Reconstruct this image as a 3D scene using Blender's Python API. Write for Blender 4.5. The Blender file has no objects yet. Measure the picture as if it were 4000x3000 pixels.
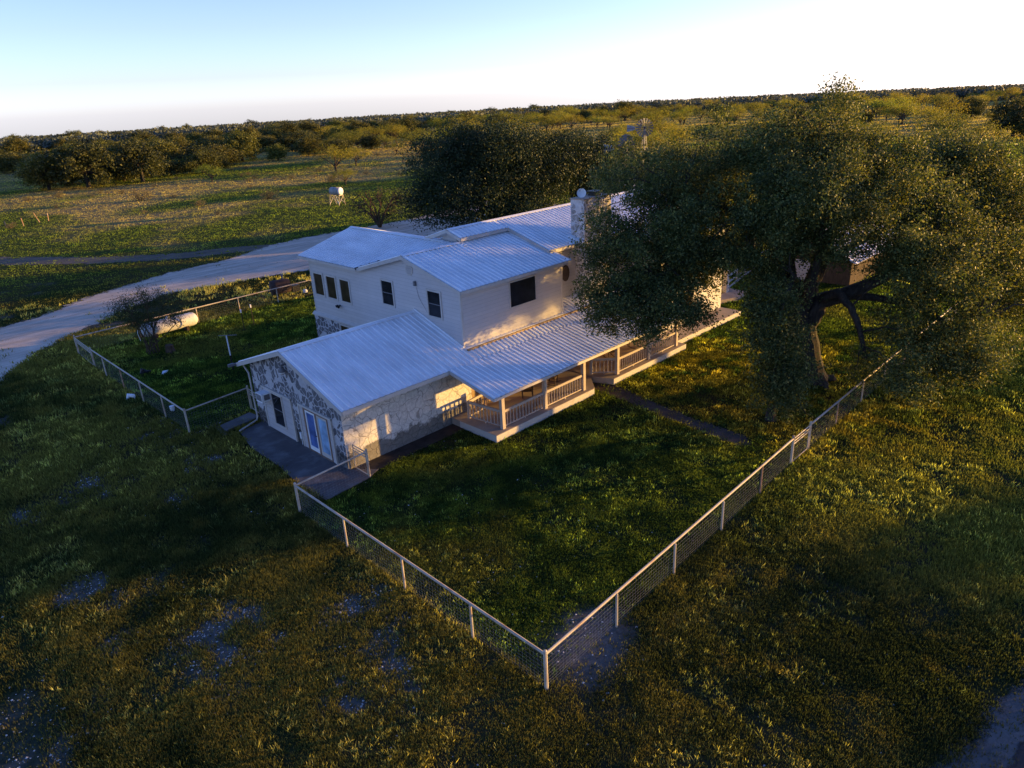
import bpy, math, random
import numpy as np
from mathutils import Vector, Matrix
random.seed(7); RNG = np.random.default_rng(11)
scene = bpy.context.scene
col = scene.collection
PI = math.pi

# ------------------------------------------------------------------ materials
def nt(name):
    m = bpy.data.materials.new(name); m.use_nodes = True
    t = m.node_tree; t.nodes.clear()
    out = t.nodes.new('ShaderNodeOutputMaterial')
    return m, t, out
def N(t, typ, **kw):
    n = t.nodes.new(typ)
    for k, v in kw.items():
        if k.startswith('i_'): n.inputs[k[2:].replace('_', ' ')].default_value = v
        else: setattr(n, k, v)
    return n
def L(t, a, b): t.links.new(a, b)
def ramp(t, fac, stops):
    r = t.nodes.new('ShaderNodeValToRGB'); e = r.color_ramp.elements
    while len(e) < len(stops): e.new(0.5)
    for i, (p, c) in enumerate(stops):
        e[i].position = p; e[i].color = (c[0], c[1], c[2], 1) if not isinstance(c, (int, float)) else (c, c, c, 1)
    if fac is not None: L(t, fac, r.inputs[0])
    return r.outputs[0]
def noise(t, vec, scale, detail=4, rough=.55, dim='3D'):
    n = N(t, 'ShaderNodeTexNoise'); n.inputs['Scale'].default_value = scale
    n.inputs['Detail'].default_value = detail; n.inputs['Roughness'].default_value = rough
    if vec is not None: L(t, vec, n.inputs['Vector'])
    return n.outputs['Fac']
def mixc(t, fac, a, b, blend='MIX'):
    m = N(t, 'ShaderNodeMix', data_type='RGBA', blend_type=blend)
    for s, v in ((m.inputs[0], fac), (m.inputs[6], a), (m.inputs[7], b)):
        if isinstance(v, (int, float)): s.default_value = v
        elif isinstance(v, tuple): s.default_value = (v[0], v[1], v[2], 1)
        else: L(t, v, s)
    return m.outputs[2]
def bumpn(t, h, strength=.3, dist=.02):
    b = N(t, 'ShaderNodeBump'); b.inputs['Strength'].default_value = strength; b.inputs['Distance'].default_value = dist
    L(t, h, b.inputs['Height']); return b.outputs['Normal']
def pbsdf(t, out, color, rough=.7, normal=None, metal=0., spec=.3):
    b = N(t, 'ShaderNodeBsdfPrincipled')
    if isinstance(color, tuple): b.inputs['Base Color'].default_value = (*color, 1)
    else: L(t, color, b.inputs['Base Color'])
    if isinstance(rough, (int, float)): b.inputs['Roughness'].default_value = rough
    else: L(t, rough, b.inputs['Roughness'])
    b.inputs['Metallic'].default_value = metal
    b.inputs['Specular IOR Level'].default_value = spec
    if normal is not None: L(t, normal, b.inputs['Normal'])
    L(t, b.outputs[0], out.inputs[0]); return b
def coord(t): return N(t, 'ShaderNodeTexCoord').outputs['Object']
def pos(t): return N(t, 'ShaderNodeNewGeometry').outputs['Position']

def m_plain(name, c, var=.15, scale=3., rough=.7, metal=0., bump=.0, dirt=None, dscale=1.5, spec=.3):
    m, t, out = nt(name); p = pos(t)
    n = noise(t, p, scale, 5, .6)
    c1 = tuple(x * (1 - var) for x in c); c2 = tuple(min(1, x * (1 + var)) for x in c)
    cc = ramp(t, n, [(.3, c1), (.7, c2)])
    if dirt:
        d = noise(t, p, dscale, 6, .65)
        cc = mixc(t, ramp(t, d, [(.5, 0.), (.72, .8)]), cc, dirt)
    nb = bumpn(t, noise(t, p, scale * 8, 4), bump, .02) if bump else None
    pbsdf(t, out, cc, rough, nb, metal, spec); return m

def m_stone(name, scale, stone_a, stone_b, mortar, width=.06, warp=.35, cover=.0):
    m, t, out = nt(name); p = pos(t)
    nz = N(t, 'ShaderNodeTexNoise'); nz.inputs['Scale'].default_value = 1.7; L(t, p, nz.inputs['Vector'])
    sub = N(t, 'ShaderNodeVectorMath', operation='SUBTRACT'); L(t, nz.outputs['Color'], sub.inputs[0]); sub.inputs[1].default_value = (.5, .5, .5)
    sc = N(t, 'ShaderNodeVectorMath', operation='SCALE'); L(t, sub.outputs[0], sc.inputs[0]); sc.inputs['Scale'].default_value = warp
    ad = N(t, 'ShaderNodeVectorMath', operation='ADD'); L(t, p, ad.inputs[0]); L(t, sc.outputs[0], ad.inputs[1])
    v1 = N(t, 'ShaderNodeTexVoronoi', feature='DISTANCE_TO_EDGE'); v1.inputs['Scale'].default_value = scale; L(t, ad.outputs[0], v1.inputs['Vector'])
    v2 = N(t, 'ShaderNodeTexVoronoi', feature='F1'); v2.inputs['Scale'].default_value = scale; L(t, ad.outputs[0], v2.inputs['Vector'])
    sep = N(t, 'ShaderNodeSeparateColor'); L(t, v2.outputs['Color'], sep.inputs[0])
    st = ramp(t, sep.outputs[0], [(.05, stone_a), (.95, stone_b)])
    st = mixc(t, .55, st, ramp(t, noise(t, p, 9, 6, .7), [(.3, tuple(x * .55 for x in stone_a)), (.7, tuple(min(1, x * 1.4) for x in stone_b))]))
    # mortar width varies: some stones are smeared over
    wn = noise(t, p, 2.3, 3)
    wid = N(t, 'ShaderNodeMath', operation='MULTIPLY_ADD'); L(t, wn, wid.inputs[0]); wid.inputs[1].default_value = width * 2.4; wid.inputs[2].default_value = -width * .35
    d = N(t, 'ShaderNodeMath', operation='SUBTRACT'); L(t, v1.outputs['Distance'], d.inputs[0]); L(t, wid.outputs[0], d.inputs[1])
    fac = ramp(t, d.outputs[0], [(.0, 0.), (.02, 1.)])
    if cover:
        # plastered-over stones towards the top and at random
        cv = N(t, 'ShaderNodeMath', operation='GREATER_THAN'); L(t, sep.outputs[1], cv.inputs[0]); cv.inputs[1].default_value = cover
        mm = N(t, 'ShaderNodeMath', operation='MULTIPLY'); L(t, fac, mm.inputs[0]); L(t, cv.outputs[0], mm.inputs[1]); fac = mm.outputs[0]
    mort = mixc(t, ramp(t, noise(t, p, 6, 5), [(.35, 0.), (.7, 1.)]), tuple(x * .8 for x in mortar), mortar)
    c = mixc(t, fac, mort, st)
    # damp stain near the ground
    sz = N(t, 'ShaderNodeSeparateXYZ'); L(t, p, sz.inputs[0])
    hz = N(t, 'ShaderNodeMath', operation='MULTIPLY_ADD'); L(t, noise(t, p, 1.1, 6, .7), hz.inputs[0]); hz.inputs[1].default_value = -1.5; L(t, sz.outputs[2], hz.inputs[2])
    c = mixc(t, ramp(t, hz.outputs[0], [(.0, .8), (.06, 0.)]) if False else ramp(t, hz.outputs[0], [(0., .75), (.14, 0.)]), c, (.03, .028, .025))
    pbsdf(t, out, c, .9, bumpn(t, fac, .5, .02), 0, .15); return m

def m_siding(name, c, pitch=.2, vert=False, dark=.75, axis='Z'):
    m, t, out = nt(name); p = pos(t)
    s = N(t, 'ShaderNodeSeparateXYZ'); L(t, p, s.inputs[0])
    q = N(t, 'ShaderNodeMath', operation='DIVIDE'); L(t, s.outputs['XYZ'.index(axis)], q.inputs[0]); q.inputs[1].default_value = pitch
    fr = N(t, 'ShaderNodeMath', operation='FRACT'); L(t, q.outputs[0], fr.inputs[0])
    fl = N(t, 'ShaderNodeMath', operation='FLOOR'); L(t, q.outputs[0], fl.inputs[0])
    wn = N(t, 'ShaderNodeTexWhiteNoise', noise_dimensions='1D'); L(t, fl.outputs[0], wn.inputs['W'])
    c0 = mixc(t, wn.outputs['Value'], tuple(x * .94 for x in c), tuple(min(1, x * 1.03) for x in c))
    c0 = mixc(t, ramp(t, noise(t, p, 1.3, 6, .65), [(.35, .0), (.75, .35)]), c0, tuple(x * .7 for x in c))
    line = ramp(t, fr.outputs[0], [(0., dark), (.05, 1.), (.97, 1.), (1., dark)])
    cc = mixc(t, 1., c0, line, 'MULTIPLY')
    pbsdf(t, out, cc, .65, bumpn(t, fr.outputs[0], .35, .012), 0, .25); return m

def m_leaf(name, ca, cb, trans=.35, cc=None, rough=.6, spots=.35, vary=False):
    m, t, out = nt(name)
    g = N(t, 'ShaderNodeNewGeometry')
    c = ramp(t, g.outputs['Random Per Island'], [(.0, ca), (.6, cb), (1., cc or tuple(min(1, x * 1.5) for x in cb))])
    big = noise(t, g.outputs['Position'], spots, 3)
    c = mixc(t, 1., c, ramp(t, big, [(.3, .6), (.7, 1.25)]), 'MULTIPLY')
    if vary:
        oi = N(t, 'ShaderNodeObjectInfo'); c = mixc(t, 1., c, ramp(t, oi.outputs['Random'], [(0., (.62, .68, .7)), (.35, (.95, 1., .8)), (.7, (1.35, 1.2, .9)), (1., (1.05, 1.25, .8))]), 'MULTIPLY')
    b = N(t, 'ShaderNodeBsdfPrincipled'); L(t, c, b.inputs['Base Color']); b.inputs['Roughness'].default_value = rough; b.inputs['Specular IOR Level'].default_value = .25
    tr = N(t, 'ShaderNodeBsdfTranslucent'); L(t, mixc(t, 1., c, (1.5, 1.35, .5), 'MULTIPLY'), tr.inputs[0])
    mx = N(t, 'ShaderNodeMixShader'); mx.inputs[0].default_value = trans
    L(t, b.outputs[0], mx.inputs[1]); L(t, tr.outputs[0], mx.inputs[2]); L(t, mx.outputs[0], out.inputs[0]); return m

def m_bark(name, a, b, sc=6):
    m, t, out = nt(name); p = coord(t)
    mp = N(t, 'ShaderNodeMapping'); mp.inputs['Scale'].default_value = (1, 1, .3); L(t, p, mp.inputs[0])
    n = noise(t, mp.outputs[0], sc, 7, .7)
    pbsdf(t, out, ramp(t, n, [(.3, a), (.7, b)]), .95, bumpn(t, n, .9, .06), 0, .1); return m

def m_attr(name, trans=.3):
    """blade colour comes from the per-point colour stored with the mesh"""
    m, t, out = nt(name)
    a = N(t, 'ShaderNodeAttribute'); a.attribute_name = 'Col'
    g = N(t, 'ShaderNodeNewGeometry')
    c = mixc(t, 1., a.outputs['Color'], ramp(t, g.outputs['Random Per Island'], [(0., .6), (1., 1.4)]), 'MULTIPLY')
    d = N(t, 'ShaderNodeBsdfDiffuse'); L(t, c, d.inputs[0])
    tr = N(t, 'ShaderNodeBsdfTranslucent'); L(t, mixc(t, 1., c, (2.1, 2.25, .75), 'MULTIPLY'), tr.inputs[0])
    mx = N(t, 'ShaderNodeMixShader'); mx.inputs[0].default_value = trans
    L(t, d.outputs[0], mx.inputs[1]); L(t, tr.outputs[0], mx.inputs[2]); L(t, mx.outputs[0], out.inputs[0]); return m

def m_ground(name):
    m, t, out = nt(name); p = pos(t)
    a = N(t, 'ShaderNodeAttribute'); a.attribute_name = 'Col'
    c = mixc(t, 1., a.outputs['Color'], ramp(t, noise(t, p, 5, 8, .75), [(.25, .45), (.75, 1.6)]), 'MULTIPLY')
    pbsdf(t, out, c, 1., bumpn(t, noise(t, p, 6, 8, .7), .8, .06), 0, .0); return m

def m_road(name, ca, cb, speck=.0):
    m, t, out = nt(name); p = pos(t)
    n = noise(t, p, .35, 6, .65); n2 = noise(t, p, 14, 6, .8)
    mp = N(t, 'ShaderNodeMapping'); mp.inputs['Scale'].default_value = (.12, 1., 1.); mp.inputs['Rotation'].default_value = (0, 0, -.5); L(t, p, mp.inputs[0])
    n3 = noise(t, mp.outputs[0], 1.2, 5, .6)
    c = ramp(t, n, [(.3, ca), (.7, cb)])
    c = mixc(t, 1., c, ramp(t, n2, [(.3, .72), (.7, 1.25)]), 'MULTIPLY')
    c = mixc(t, 1., c, ramp(t, n3, [(.35, .75), (.6, 1.1)]), 'MULTIPLY')
    b = N(t, 'ShaderNodeBsdfPrincipled'); L(t, c, b.inputs['Base Color']); b.inputs['Roughness'].default_value = .95; b.inputs['Specular IOR Level'].default_value = .1
    L(t, bumpn(t, n2, .6, .03), b.inputs['Normal'])
    # worn edge: the sheet breaks up into the grass
    e = N(t, 'ShaderNodeAttribute'); e.attribute_name = 'Edge'
    ad = N(t, 'ShaderNodeMath', operation='MULTIPLY_ADD'); L(t, noise(t, p, 1.1, 8, .75), ad.inputs[0]); ad.inputs[1].default_value = 1.6; L(t, e.outputs['Fac'], ad.inputs[2])
    k = ramp(t, ad.outputs[0], [(.78, 0.), (1., 1.)]) if False else None
    s = N(t, 'ShaderNodeMapRange'); L(t, ad.outputs[0], s.inputs[0]); s.inputs[1].default_value = .95; s.inputs[2].default_value = 1.2
    tp = N(t, 'ShaderNodeBsdfTransparent'); mx = N(t, 'ShaderNodeMixShader')
    L(t, s.outputs[0], mx.inputs[0]); L(t, tp.outputs[0], mx.inputs[1]); L(t, b.outputs[0], mx.inputs[2]); L(t, mx.outputs[0], out.inputs[0]); return m

def m_glass(name, c=(.012, .013, .016), refl=.25):
    m, t, out = nt(name); p = pos(t)
    n = noise(t, p, 1.4, 3)
    pbsdf(t, out, ramp(t, n, [(.35, c), (.7, tuple(x * 2.2 for x in c))]), .12, None, 0, refl); return m

M = {}
def m_roofmetal(name):
    m, t, out = nt(name); p = pos(t)
    n1 = noise(t, p, .5, 6, .65); n2 = noise(t, p, 3., 6, .75)
    mp = N(t, 'ShaderNodeMapping'); mp.inputs['Scale'].default_value = (1.1, .35, .35); L(t, p, mp.inputs[0])
    n3 = noise(t, mp.outputs[0], 1.3, 5, .7)
    c = ramp(t, n1, [(.3, (.74, .74, .745)), (.7, (.84, .84, .84))])
    c = mixc(t, 1., c, ramp(t, n3, [(.35, .86), (.6, 1.04)]), 'MULTIPLY')
    c = mixc(t, ramp(t, n2, [(.62, 0.), (.80, .55)]), c, (.33, .31, .29))
    pbsdf(t, out, c, ramp(t, n1, [(.3, .34), (.7, .55)]), bumpn(t, n3, .12, .02), 0, .45); return m
M['roof'] = m_roofmetal('white_roof_metal')
M['trim'] = m_plain('cream_trim_paint', (.50, .455, .41), .1, 2, .6)
M['siding'] = m_siding('cream_lap_siding', (.54, .505, .49), .2, dark=.55)
M['logsiding'] = m_siding('tan_wood_siding', (.33, .22, .12), .16, dark=.35)
M['panel'] = m_siding('cream_board_panel', (.46, .43, .43), .3, dark=.6)
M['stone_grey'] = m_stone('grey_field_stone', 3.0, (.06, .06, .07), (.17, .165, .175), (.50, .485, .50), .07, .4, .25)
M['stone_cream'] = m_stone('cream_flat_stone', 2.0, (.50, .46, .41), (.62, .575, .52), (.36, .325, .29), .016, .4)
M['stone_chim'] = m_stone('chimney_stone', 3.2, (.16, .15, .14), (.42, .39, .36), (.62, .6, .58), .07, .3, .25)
M['concrete'] = m_plain('porch_concrete', (.35, .28, .21), .15, 1.2, .85, 0, .2, (.25, .22, .19), 1.1)
M['concrete_w'] = m_plain('slab_edge_whitewash', (.47, .435, .39), .12, 1.5, .8, 0, .2, (.3, .26, .22), 1.5)
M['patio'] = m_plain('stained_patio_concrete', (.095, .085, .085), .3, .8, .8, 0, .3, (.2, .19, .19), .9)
M['soil'] = m_plain('damp_soil', (.035, .026, .02), .4, 2, 1., 0, .6)
M['path'] = m_road('worn_dirt_path', (.07, .05, .042), (.12, .088, .07))
M['wood_red'] = m_plain('brown_stained_wood', (.22, .14, .10), .25, 3, .7)
M['porchpaint'] = m_plain('faded_porch_paint', (.42, .345, .28), .12, 2.5, .7)
M['chair'] = m_plain('dark_chair_wood', (.07, .04, .025), .3, 5, .6)
M['pipe'] = m_plain('cream_pipe_paint', (.43, .375, .30), .12, 3, .6, 0, 0, (.28, .12, .05), 1.7)
M['pipe_rust'] = m_plain('rusty_pipe', (.32, .19, .11), .35, 3, .8, 0, 0, (.5, .42, .34), 2.)
M['wire'] = m_plain('galvanised_wire', (.26, .26, .25), .1, 3, .6, 0)
M['glass'] = m_glass('dark_window_glass'); M['glass_warm'] = m_glass('curtained_window_glass', (.035, .025, .014))
M['glass_blue'] = m_glass('blue_door_glass', (.06, .10, .24), .5); M['glass_pale'] = m_glass('pale_door_glass', (.16, .25, .36), .5)
M['white'] = m_plain('white_plastic', (.75, .75, .75), .05, 3, .5)
M['black'] = m_plain('black_metal', (.015, .015, .016), .2, 4, .5)
M['grey'] = m_plain('galvanised_metal', (.15, .15, .16), .2, 5, .6, .2)
M['tank'] = m_plain('chalky_white_tank', (.5, .5, .51), .1, 2, .6, 0, 0, (.42, .40, .37), 2.2)
M['tank_grey'] = m_plain('weathered_tank', (.3, .29, .28), .15, 3, .6, 0, 0, (.12, .1, .1), 2.4)
M['rust'] = m_plain('orange_rust', (.62, .19, .05), .3, 3, .9, 0, .3)
M['rust_dark'] = m_plain('dark_rust', (.05, .03, .025), .4, 3, .9, 0, .3)
M['red'] = m_plain('red_trim', (.25, .03, .02), .2, 3, .6)
M['bark'] = m_bark('oak_bark', (.022, .019, .017), (.075, .065, .055))
M['bark_m'] = m_bark('mesquite_bark', (.04, .028, .02), (.11, .08, .055))
M['oak'] = m_leaf('live_oak_leaf', (.030, .052, .018), (.076, .104, .030), .34, (.23, .235, .075), spots=.45)  # last stop puts olive sunlit highlights into single leaves
M['oak_dark'] = m_leaf('dark_oak_leaf', (.016, .030, .013), (.032, .052, .018), .2, (.05, .07, .025), spots=.2)
M['oak_far'] = m_leaf('far_oak_leaf', (.036, .046, .014), (.085, .092, .026), .3, (.15, .14, .042), spots=.12, vary=True)
M['oak_yel'] = m_leaf('yellowing_leaf', (.06, .06, .014), (.12, .105, .022), .4, (.19, .15, .03))
M['mesq'] = m_leaf('mesquite_leaf', (.10, .115, .022), (.19, .195, .036), .45, (.26, .24, .055), spots=.1, vary=True)
M['bushleaf'] = m_leaf('feathery_leaf', (.025, .04, .018), (.05, .07, .03), .3, (.07, .09, .04))
M['sage'] = m_leaf('dry_shrub_leaf', (.10, .09, .045), (.17, .14, .07), .3, (.23, .19, .10))
M['farwood'] = m_leaf('haze_tinted_wood_leaf', (.060, .078, .060), (.092, .110, .082), .15, (.115, .13, .09), spots=.02)  # distance haze is put into this grey green leaf colour
M['blade'] = m_attr('grass_blade', .5); M['ground'] = m_ground('pasture_ground')
M['drive'] = m_road('caliche_gravel', (.47, .385, .295), (.63, .525, .41))
M['track'] = m_road('dirt_track', (.10, .085, .065), (.17, .14, .105))
M['verge'] = m_road('gravel_verge', (.10, .095, .09), (.17, .16, .15))
M['asphalt'] = m_road('old_asphalt', (.035, .035, .037), (.055, .055, .057))
M['pebble'] = m_plain('limestone_pebble', (.55, .52, .48), .25, 2, .9)

# ------------------------------------------------------------------ mesh collecting
class MB:
    def __init__(s): s.v = []; s.f = []; s.mi = []; s.cur = 0
    def add(s, vs, fs):
        o = len(s.v); s.v.extend([tuple(map(float, p)) for p in vs])
        for f in fs: s.f.append(tuple(i + o for i in f)); s.mi.append(s.cur)
        return s
    def box(s, x0, x1, y0, y1, z0, z1):
        vs = [(x0, y0, z0), (x1, y0, z0), (x1, y1, z0), (x0, y1, z0), (x0, y0, z1), (x1, y0, z1), (x1, y1, z1), (x0, y1, z1)]
        return s.add(vs, [(0, 3, 2, 1), (4, 5, 6, 7), (0, 1, 5, 4), (1, 2, 6, 5), (2, 3, 7, 6), (3, 0, 4, 7)])
    def bar(s, a, b, w, h, up=(0, 0, 1)):
        a = Vector(a); b = Vector(b); d = (b - a).normalized(); u = Vector(up)
        if abs(d.dot(u)) > .98: u = Vector((1, 0, 0))
        sd = d.cross(u).normalized() * (w / 2); uu = sd.cross(d).normalized() * (h / 2)
        vs = [p + i * sd + j * uu for p in (a, b) for i, j in ((-1, -1), (1, -1), (1, 1), (-1, 1))]
        return s.add(vs, [(0, 1, 2, 3), (7, 6, 5, 4), (0, 4, 5, 1), (1, 5, 6, 2), (2, 6, 7, 3), (3, 7, 4, 0)])
    def tube(s, pts, rad, n=8, cap=True):
        pts = [Vector(p) for p in pts]; k = len(pts)
        if isinstance(rad, (int, float)): rad = [rad] * k
        prev = None; o = len(s.v)
        for i, p in enumerate(pts):
            d = (pts[min(i + 1, k - 1)] - pts[max(i - 1, 0)]).normalized()
            if prev is None:
                a = d.cross(Vector((0, 0, 1)) if abs(d.z) < .9 else Vector((1, 0, 0))).normalized()
            else:
                a = (prev - d * prev.dot(d)).normalized()
            prev = a; b = d.cross(a)
            for j in range(n):
                q = 2 * PI * j / n; c = p + (a * math.cos(q) + b * math.sin(q)) * rad[i]
                s.v.append((c.x, c.y, c.z))
        for i in range(k - 1):
            for j in range(n):
                j2 = (j + 1) % n
                s.f.append((o + i * n + j, o + i * n + j2, o + (i + 1) * n + j2, o + (i + 1) * n + j)); s.mi.append(s.cur)
        if cap:
            s.f.append(tuple(o + j for j in range(n))[::-1]); s.mi.append(s.cur)
            s.f.append(tuple(o + (k - 1) * n + j for j in range(n))); s.mi.append(s.cur)
        return s
    def quad(s, a, b, c, d): return s.add([a, b, c, d], [(0, 1, 2, 3)])
    def prism(s, poly, vec):
        vec = Vector(vec); n = len(poly); vs = [Vector(p) for p in poly] + [Vector(p) + vec for p in poly]
        fs = [tuple(range(n))[::-1], tuple(range(n, 2 * n))] + [(i, (i + 1) % n, n + (i + 1) % n, n + i) for i in range(n)]
        return s.add(vs, fs)
    def sheet(s, poly, z, thick=0.): # flat slab
        if thick: return s.prism([(x, y, z - thick) for x, y in poly], (0, 0, thick))
        return s.add([(x, y, z) for x, y in poly], [tuple(range(len(poly)))])
    def build(s, name, mat, parent=None, smooth=False, label=None):
        me = bpy.data.meshes.new(name)
        off = Vector((0, 0, 0)); q = parent
        while q is not None: off += q.location; q = q.parent
        me.from_pydata([(x - off.x, y - off.y, z - off.z) for x, y, z in s.v], [], s.f)
        for mm in (mat if isinstance(mat, list) else [mat]): me.materials.append(mm)
        if isinstance(mat, list): me.polygons.foreach_set('material_index', s.mi)
        if smooth: me.polygons.foreach_set('use_smooth', [True] * len(me.polygons))
        me.update()
        import bmesh
        bm = bmesh.new(); bm.from_mesh(me); bmesh.ops.recalc_face_normals(bm, faces=bm.faces); bm.to_mesh(me); bm.free()
        o = bpy.data.objects.new(name, me); col.objects.link(o); o.parent = parent
        if label: o['label'] = label
        return o
def tag(o, label, cat, group=None, kind=None):
    if label: o['label'] = label
    if cat: o['category'] = cat
    if group: o['group'] = group
    if kind: o['kind'] = kind
    return o
def thing(name, label, cat, loc=(0, 0, 0), group=None):
    o = bpy.data.objects.new(name, None); o.empty_display_size = .2; col.objects.link(o); o.location = loc
    return tag(o, label, cat, group)
def struct(name, mb, m):
    o = mb.build(name, m); o['kind'] = 'structure'; return o
def np_mesh(name, verts, nper, mats, cols=None, parent=None, local=False, attr='Col'):
    """verts (n*nper,3): faces of nper corners each, no shared points"""
    verts = np.asarray(verts, np.float32).reshape(-1, 3); nv = len(verts); nf = nv // nper
    me = bpy.data.meshes.new(name); me.vertices.add(nv); me.vertices.foreach_set('co', verts.ravel())
    me.loops.add(nv); me.loops.foreach_set('vertex_index', np.arange(nv, dtype=np.int32))
    me.polygons.add(nf); me.polygons.foreach_set('loop_start', np.arange(0, nv, nper, dtype=np.int32))
    me.update(calc_edges=True)
    if cols is not None:
        a = me.attributes.new(attr, 'FLOAT_COLOR', 'POINT')
        c4 = np.ones((nv, 4), np.float32); c4[:, :3] = cols; a.data.foreach_set('color', c4.ravel())
    for mm in (mats if isinstance(mats, list) else [mats]): me.materials.append(mm)
    o = bpy.data.objects.new(name, me); col.objects.link(o)
    if parent: o.parent = parent
    return o

# ------------------------------------------------------------------ camera and light
cd = bpy.data.cameras.new('camera'); cam = bpy.data.objects.new('camera', cd); col.objects.link(cam)
CAM = np.array([0, 0, 15.32920672])
Fv = Vector((0.64559072, 0.66355866, -0.37802451)); Rv = Vector((0.70203222, -0.71050891, -0.04824778)); Uv = Vector((0.30060502, 0.23423707, 0.92453752))
cam.matrix_world = Matrix(((Rv.x, Uv.x, -Fv.x, 0), (Rv.y, Uv.y, -Fv.y, 0), (Rv.z, Uv.z, -Fv.z, CAM[2]), (0, 0, 0, 1)))
cd.sensor_width = 36; cd.lens = 2770.2565 / 4000 * 36; cd.clip_start = .1; cd.clip_end = 6000
scene.camera = cam
SUN_EL = math.radians(3.9); SUND = Vector((.862 * math.cos(SUN_EL), -.507 * math.cos(SUN_EL), math.sin(SUN_EL)))
sd = bpy.data.lights.new('sun', 'SUN'); so = bpy.data.objects.new('sun', sd); col.objects.link(so)
sd.energy = 13.; sd.angle = math.radians(.55); sd.color = (1., .585, .145)
so.rotation_euler = SUND.to_track_quat('Z', 'Y').to_euler(); so.location = (60, -30, 40)
w = bpy.data.worlds.new('World'); scene.world = w; w.use_nodes = True
t = w.node_tree; bg = t.nodes['Background']
sky = t.nodes.new('ShaderNodeTexSky'); sky.sky_type = 'NISHITA'; sky.sun_disc = False
sky.sun_elevation = SUN_EL; sky.sun_rotation = math.atan2(SUND.x, SUND.y)
sky.altitude = 300; sky.air_density = 1.0; sky.dust_density = .6; sky.ozone_density = 2.5
sx = t.nodes.new('ShaderNodeSeparateXYZ'); tcw = t.nodes.new('ShaderNodeTexCoord'); L(t, tcw.outputs['Generated'], sx.inputs[0])
tint = mixc(t, 1., sky.outputs[0], ramp(t, sx.outputs[2], [(0., (1.15, 1.62, 5.2)), (.035, (.87, 1.0, 2.25)), (.09, (.85, .81, 1.32)), (.16, (.84, .72, 1.06)), (.3, (.58, .60, .94)), (.6, (.44, .50, .90))]), 'MULTIPLY'); L(t, tint, bg.inputs[0]); bg.inputs[1].default_value = .64
scene.view_settings.view_transform = 'Standard'; scene.view_settings.look = 'None'; scene.view_settings.exposure = 0

# ------------------------------------------------------------------ noise, masks
def _h(ix, iy, s):
    n = (ix * 374761393 + iy * 668265263 + s * 1442695041).astype(np.int64) & 0xffffffff
    n = ((n ^ (n >> 13)) * 1274126177) & 0xffffffff
    return ((n ^ (n >> 16)) & 0xffff) / 65535.
def vnoise(x, y, s):
    ix = np.floor(x).astype(np.int64); iy = np.floor(y).astype(np.int64); fx = x - ix; fy = y - iy
    fx = fx * fx * (3 - 2 * fx); fy = fy * fy * (3 - 2 * fy)
    return (_h(ix, iy, s) * (1 - fx) + _h(ix + 1, iy, s) * fx) * (1 - fy) + (_h(ix, iy + 1, s) * (1 - fx) + _h(ix + 1, iy + 1, s) * fx) * fy
def fbm(x, y, sc, s=1, o=4):
    a = 0; w_ = .5; tot = 0
    for i in range(o):
        a = a + w_ * vnoise(x * sc * 2 ** i + 17.3 * i, y * sc * 2 ** i - 9.1 * i, s + i); tot += w_; w_ *= .55
    return a / tot
def inpoly(x, y, P):
    r = np.zeros(x.shape, bool); n = len(P)
    for i in range(n):
        x1, y1 = P[i]; x2, y2 = P[(i + 1) % n]
        if y1 == y2: continue
        c = ((y1 > y) != (y2 > y)) & (x < (x2 - x1) * (y - y1) / (y2 - y1) + x1); r ^= c
    return r
def sstep(a, b, x):
    q = np.clip((x - a) / (b - a), 0, 1); return q * q * (3 - 2 * q)
DRIVE = [(-14, 56), (3.8, 64.25), (9.15, 67.47), (12.7, 68.9), (17.8, 72.7), (21.2, 74), (23.6, 75.3), (26.5, 76.1), (32.5, 77), (39.3, 80.4), (44.7, 81.2), (59.6, 80.2), (80, 84),
         (80, 70), (64, 66), (50, 62.6), (42, 63.2), (35.1, 64.5), (30.2, 65.9), (26, 66.6), (22.2, 67.5), (16.4, 64.1), (12.9, 61.1), (10.25, 58.9), (7.8, 55.5), (6.2, 52.7), (1, 43), (-10, 30)]
TRACK = [(2, 130), (16.6, 105), (24, 92.8), (31, 85.9), (36, 84.0), (41, 80), (38, 78.8), (33.9, 80.9), (29.5, 82.8), (22.7, 89.2), (15.4, 99.4), (-2, 124)]
PATIO = [(14.35, 33.7), (12.9, 33.35), (12.45, 31.2), (12.4, 28.3), (12.15, 26.3), (12.2, 24.0), (14.5, 24.2), (15.2, 24.5), (14.35, 25.5)]
STRIP = [(14.4, 25.52), (14.9, 24.5), (20.5, 24.6), (20.5, 25.52)]
PATH = [(28.3, 25), (28.5, 23.0), (28.0, 19), (27.45, 15), (27.3, 13.5), (27.8, 13.1), (28.35, 13.6), (28.6, 17), (29.1, 20), (29.7, 22.3), (29.6, 25)]
HOUSE = [(14.3, 25.5), (20.4, 25.5), (20.5, 22.3), (28, 22.3), (28, 23.4), (29.5, 23.4), (29.5, 22.3), (37.1, 22.3), (37.1, 23), (45.3, 23), (45.3, 38), (29.5, 40), (21.9, 40.2), (21.9, 33.9), (14.3, 33.9)]
YARD = [(11, 10.4), (29, 10.9), (60, 11.2), (60, 55.3), (11.3, 54.9), (11.1, 35.4), (14.6, 35.7), (14.5, 24.3), (11, 24.1)]
def gz(x, y):
    d = np.hypot(x, y); az = np.arctan2(y, x)
    right = sstep(1.2, .5, az)
    k = 6e-5 - 2.2e-5 * right
    return -k * np.maximum(0, d - 430) ** 2
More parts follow.
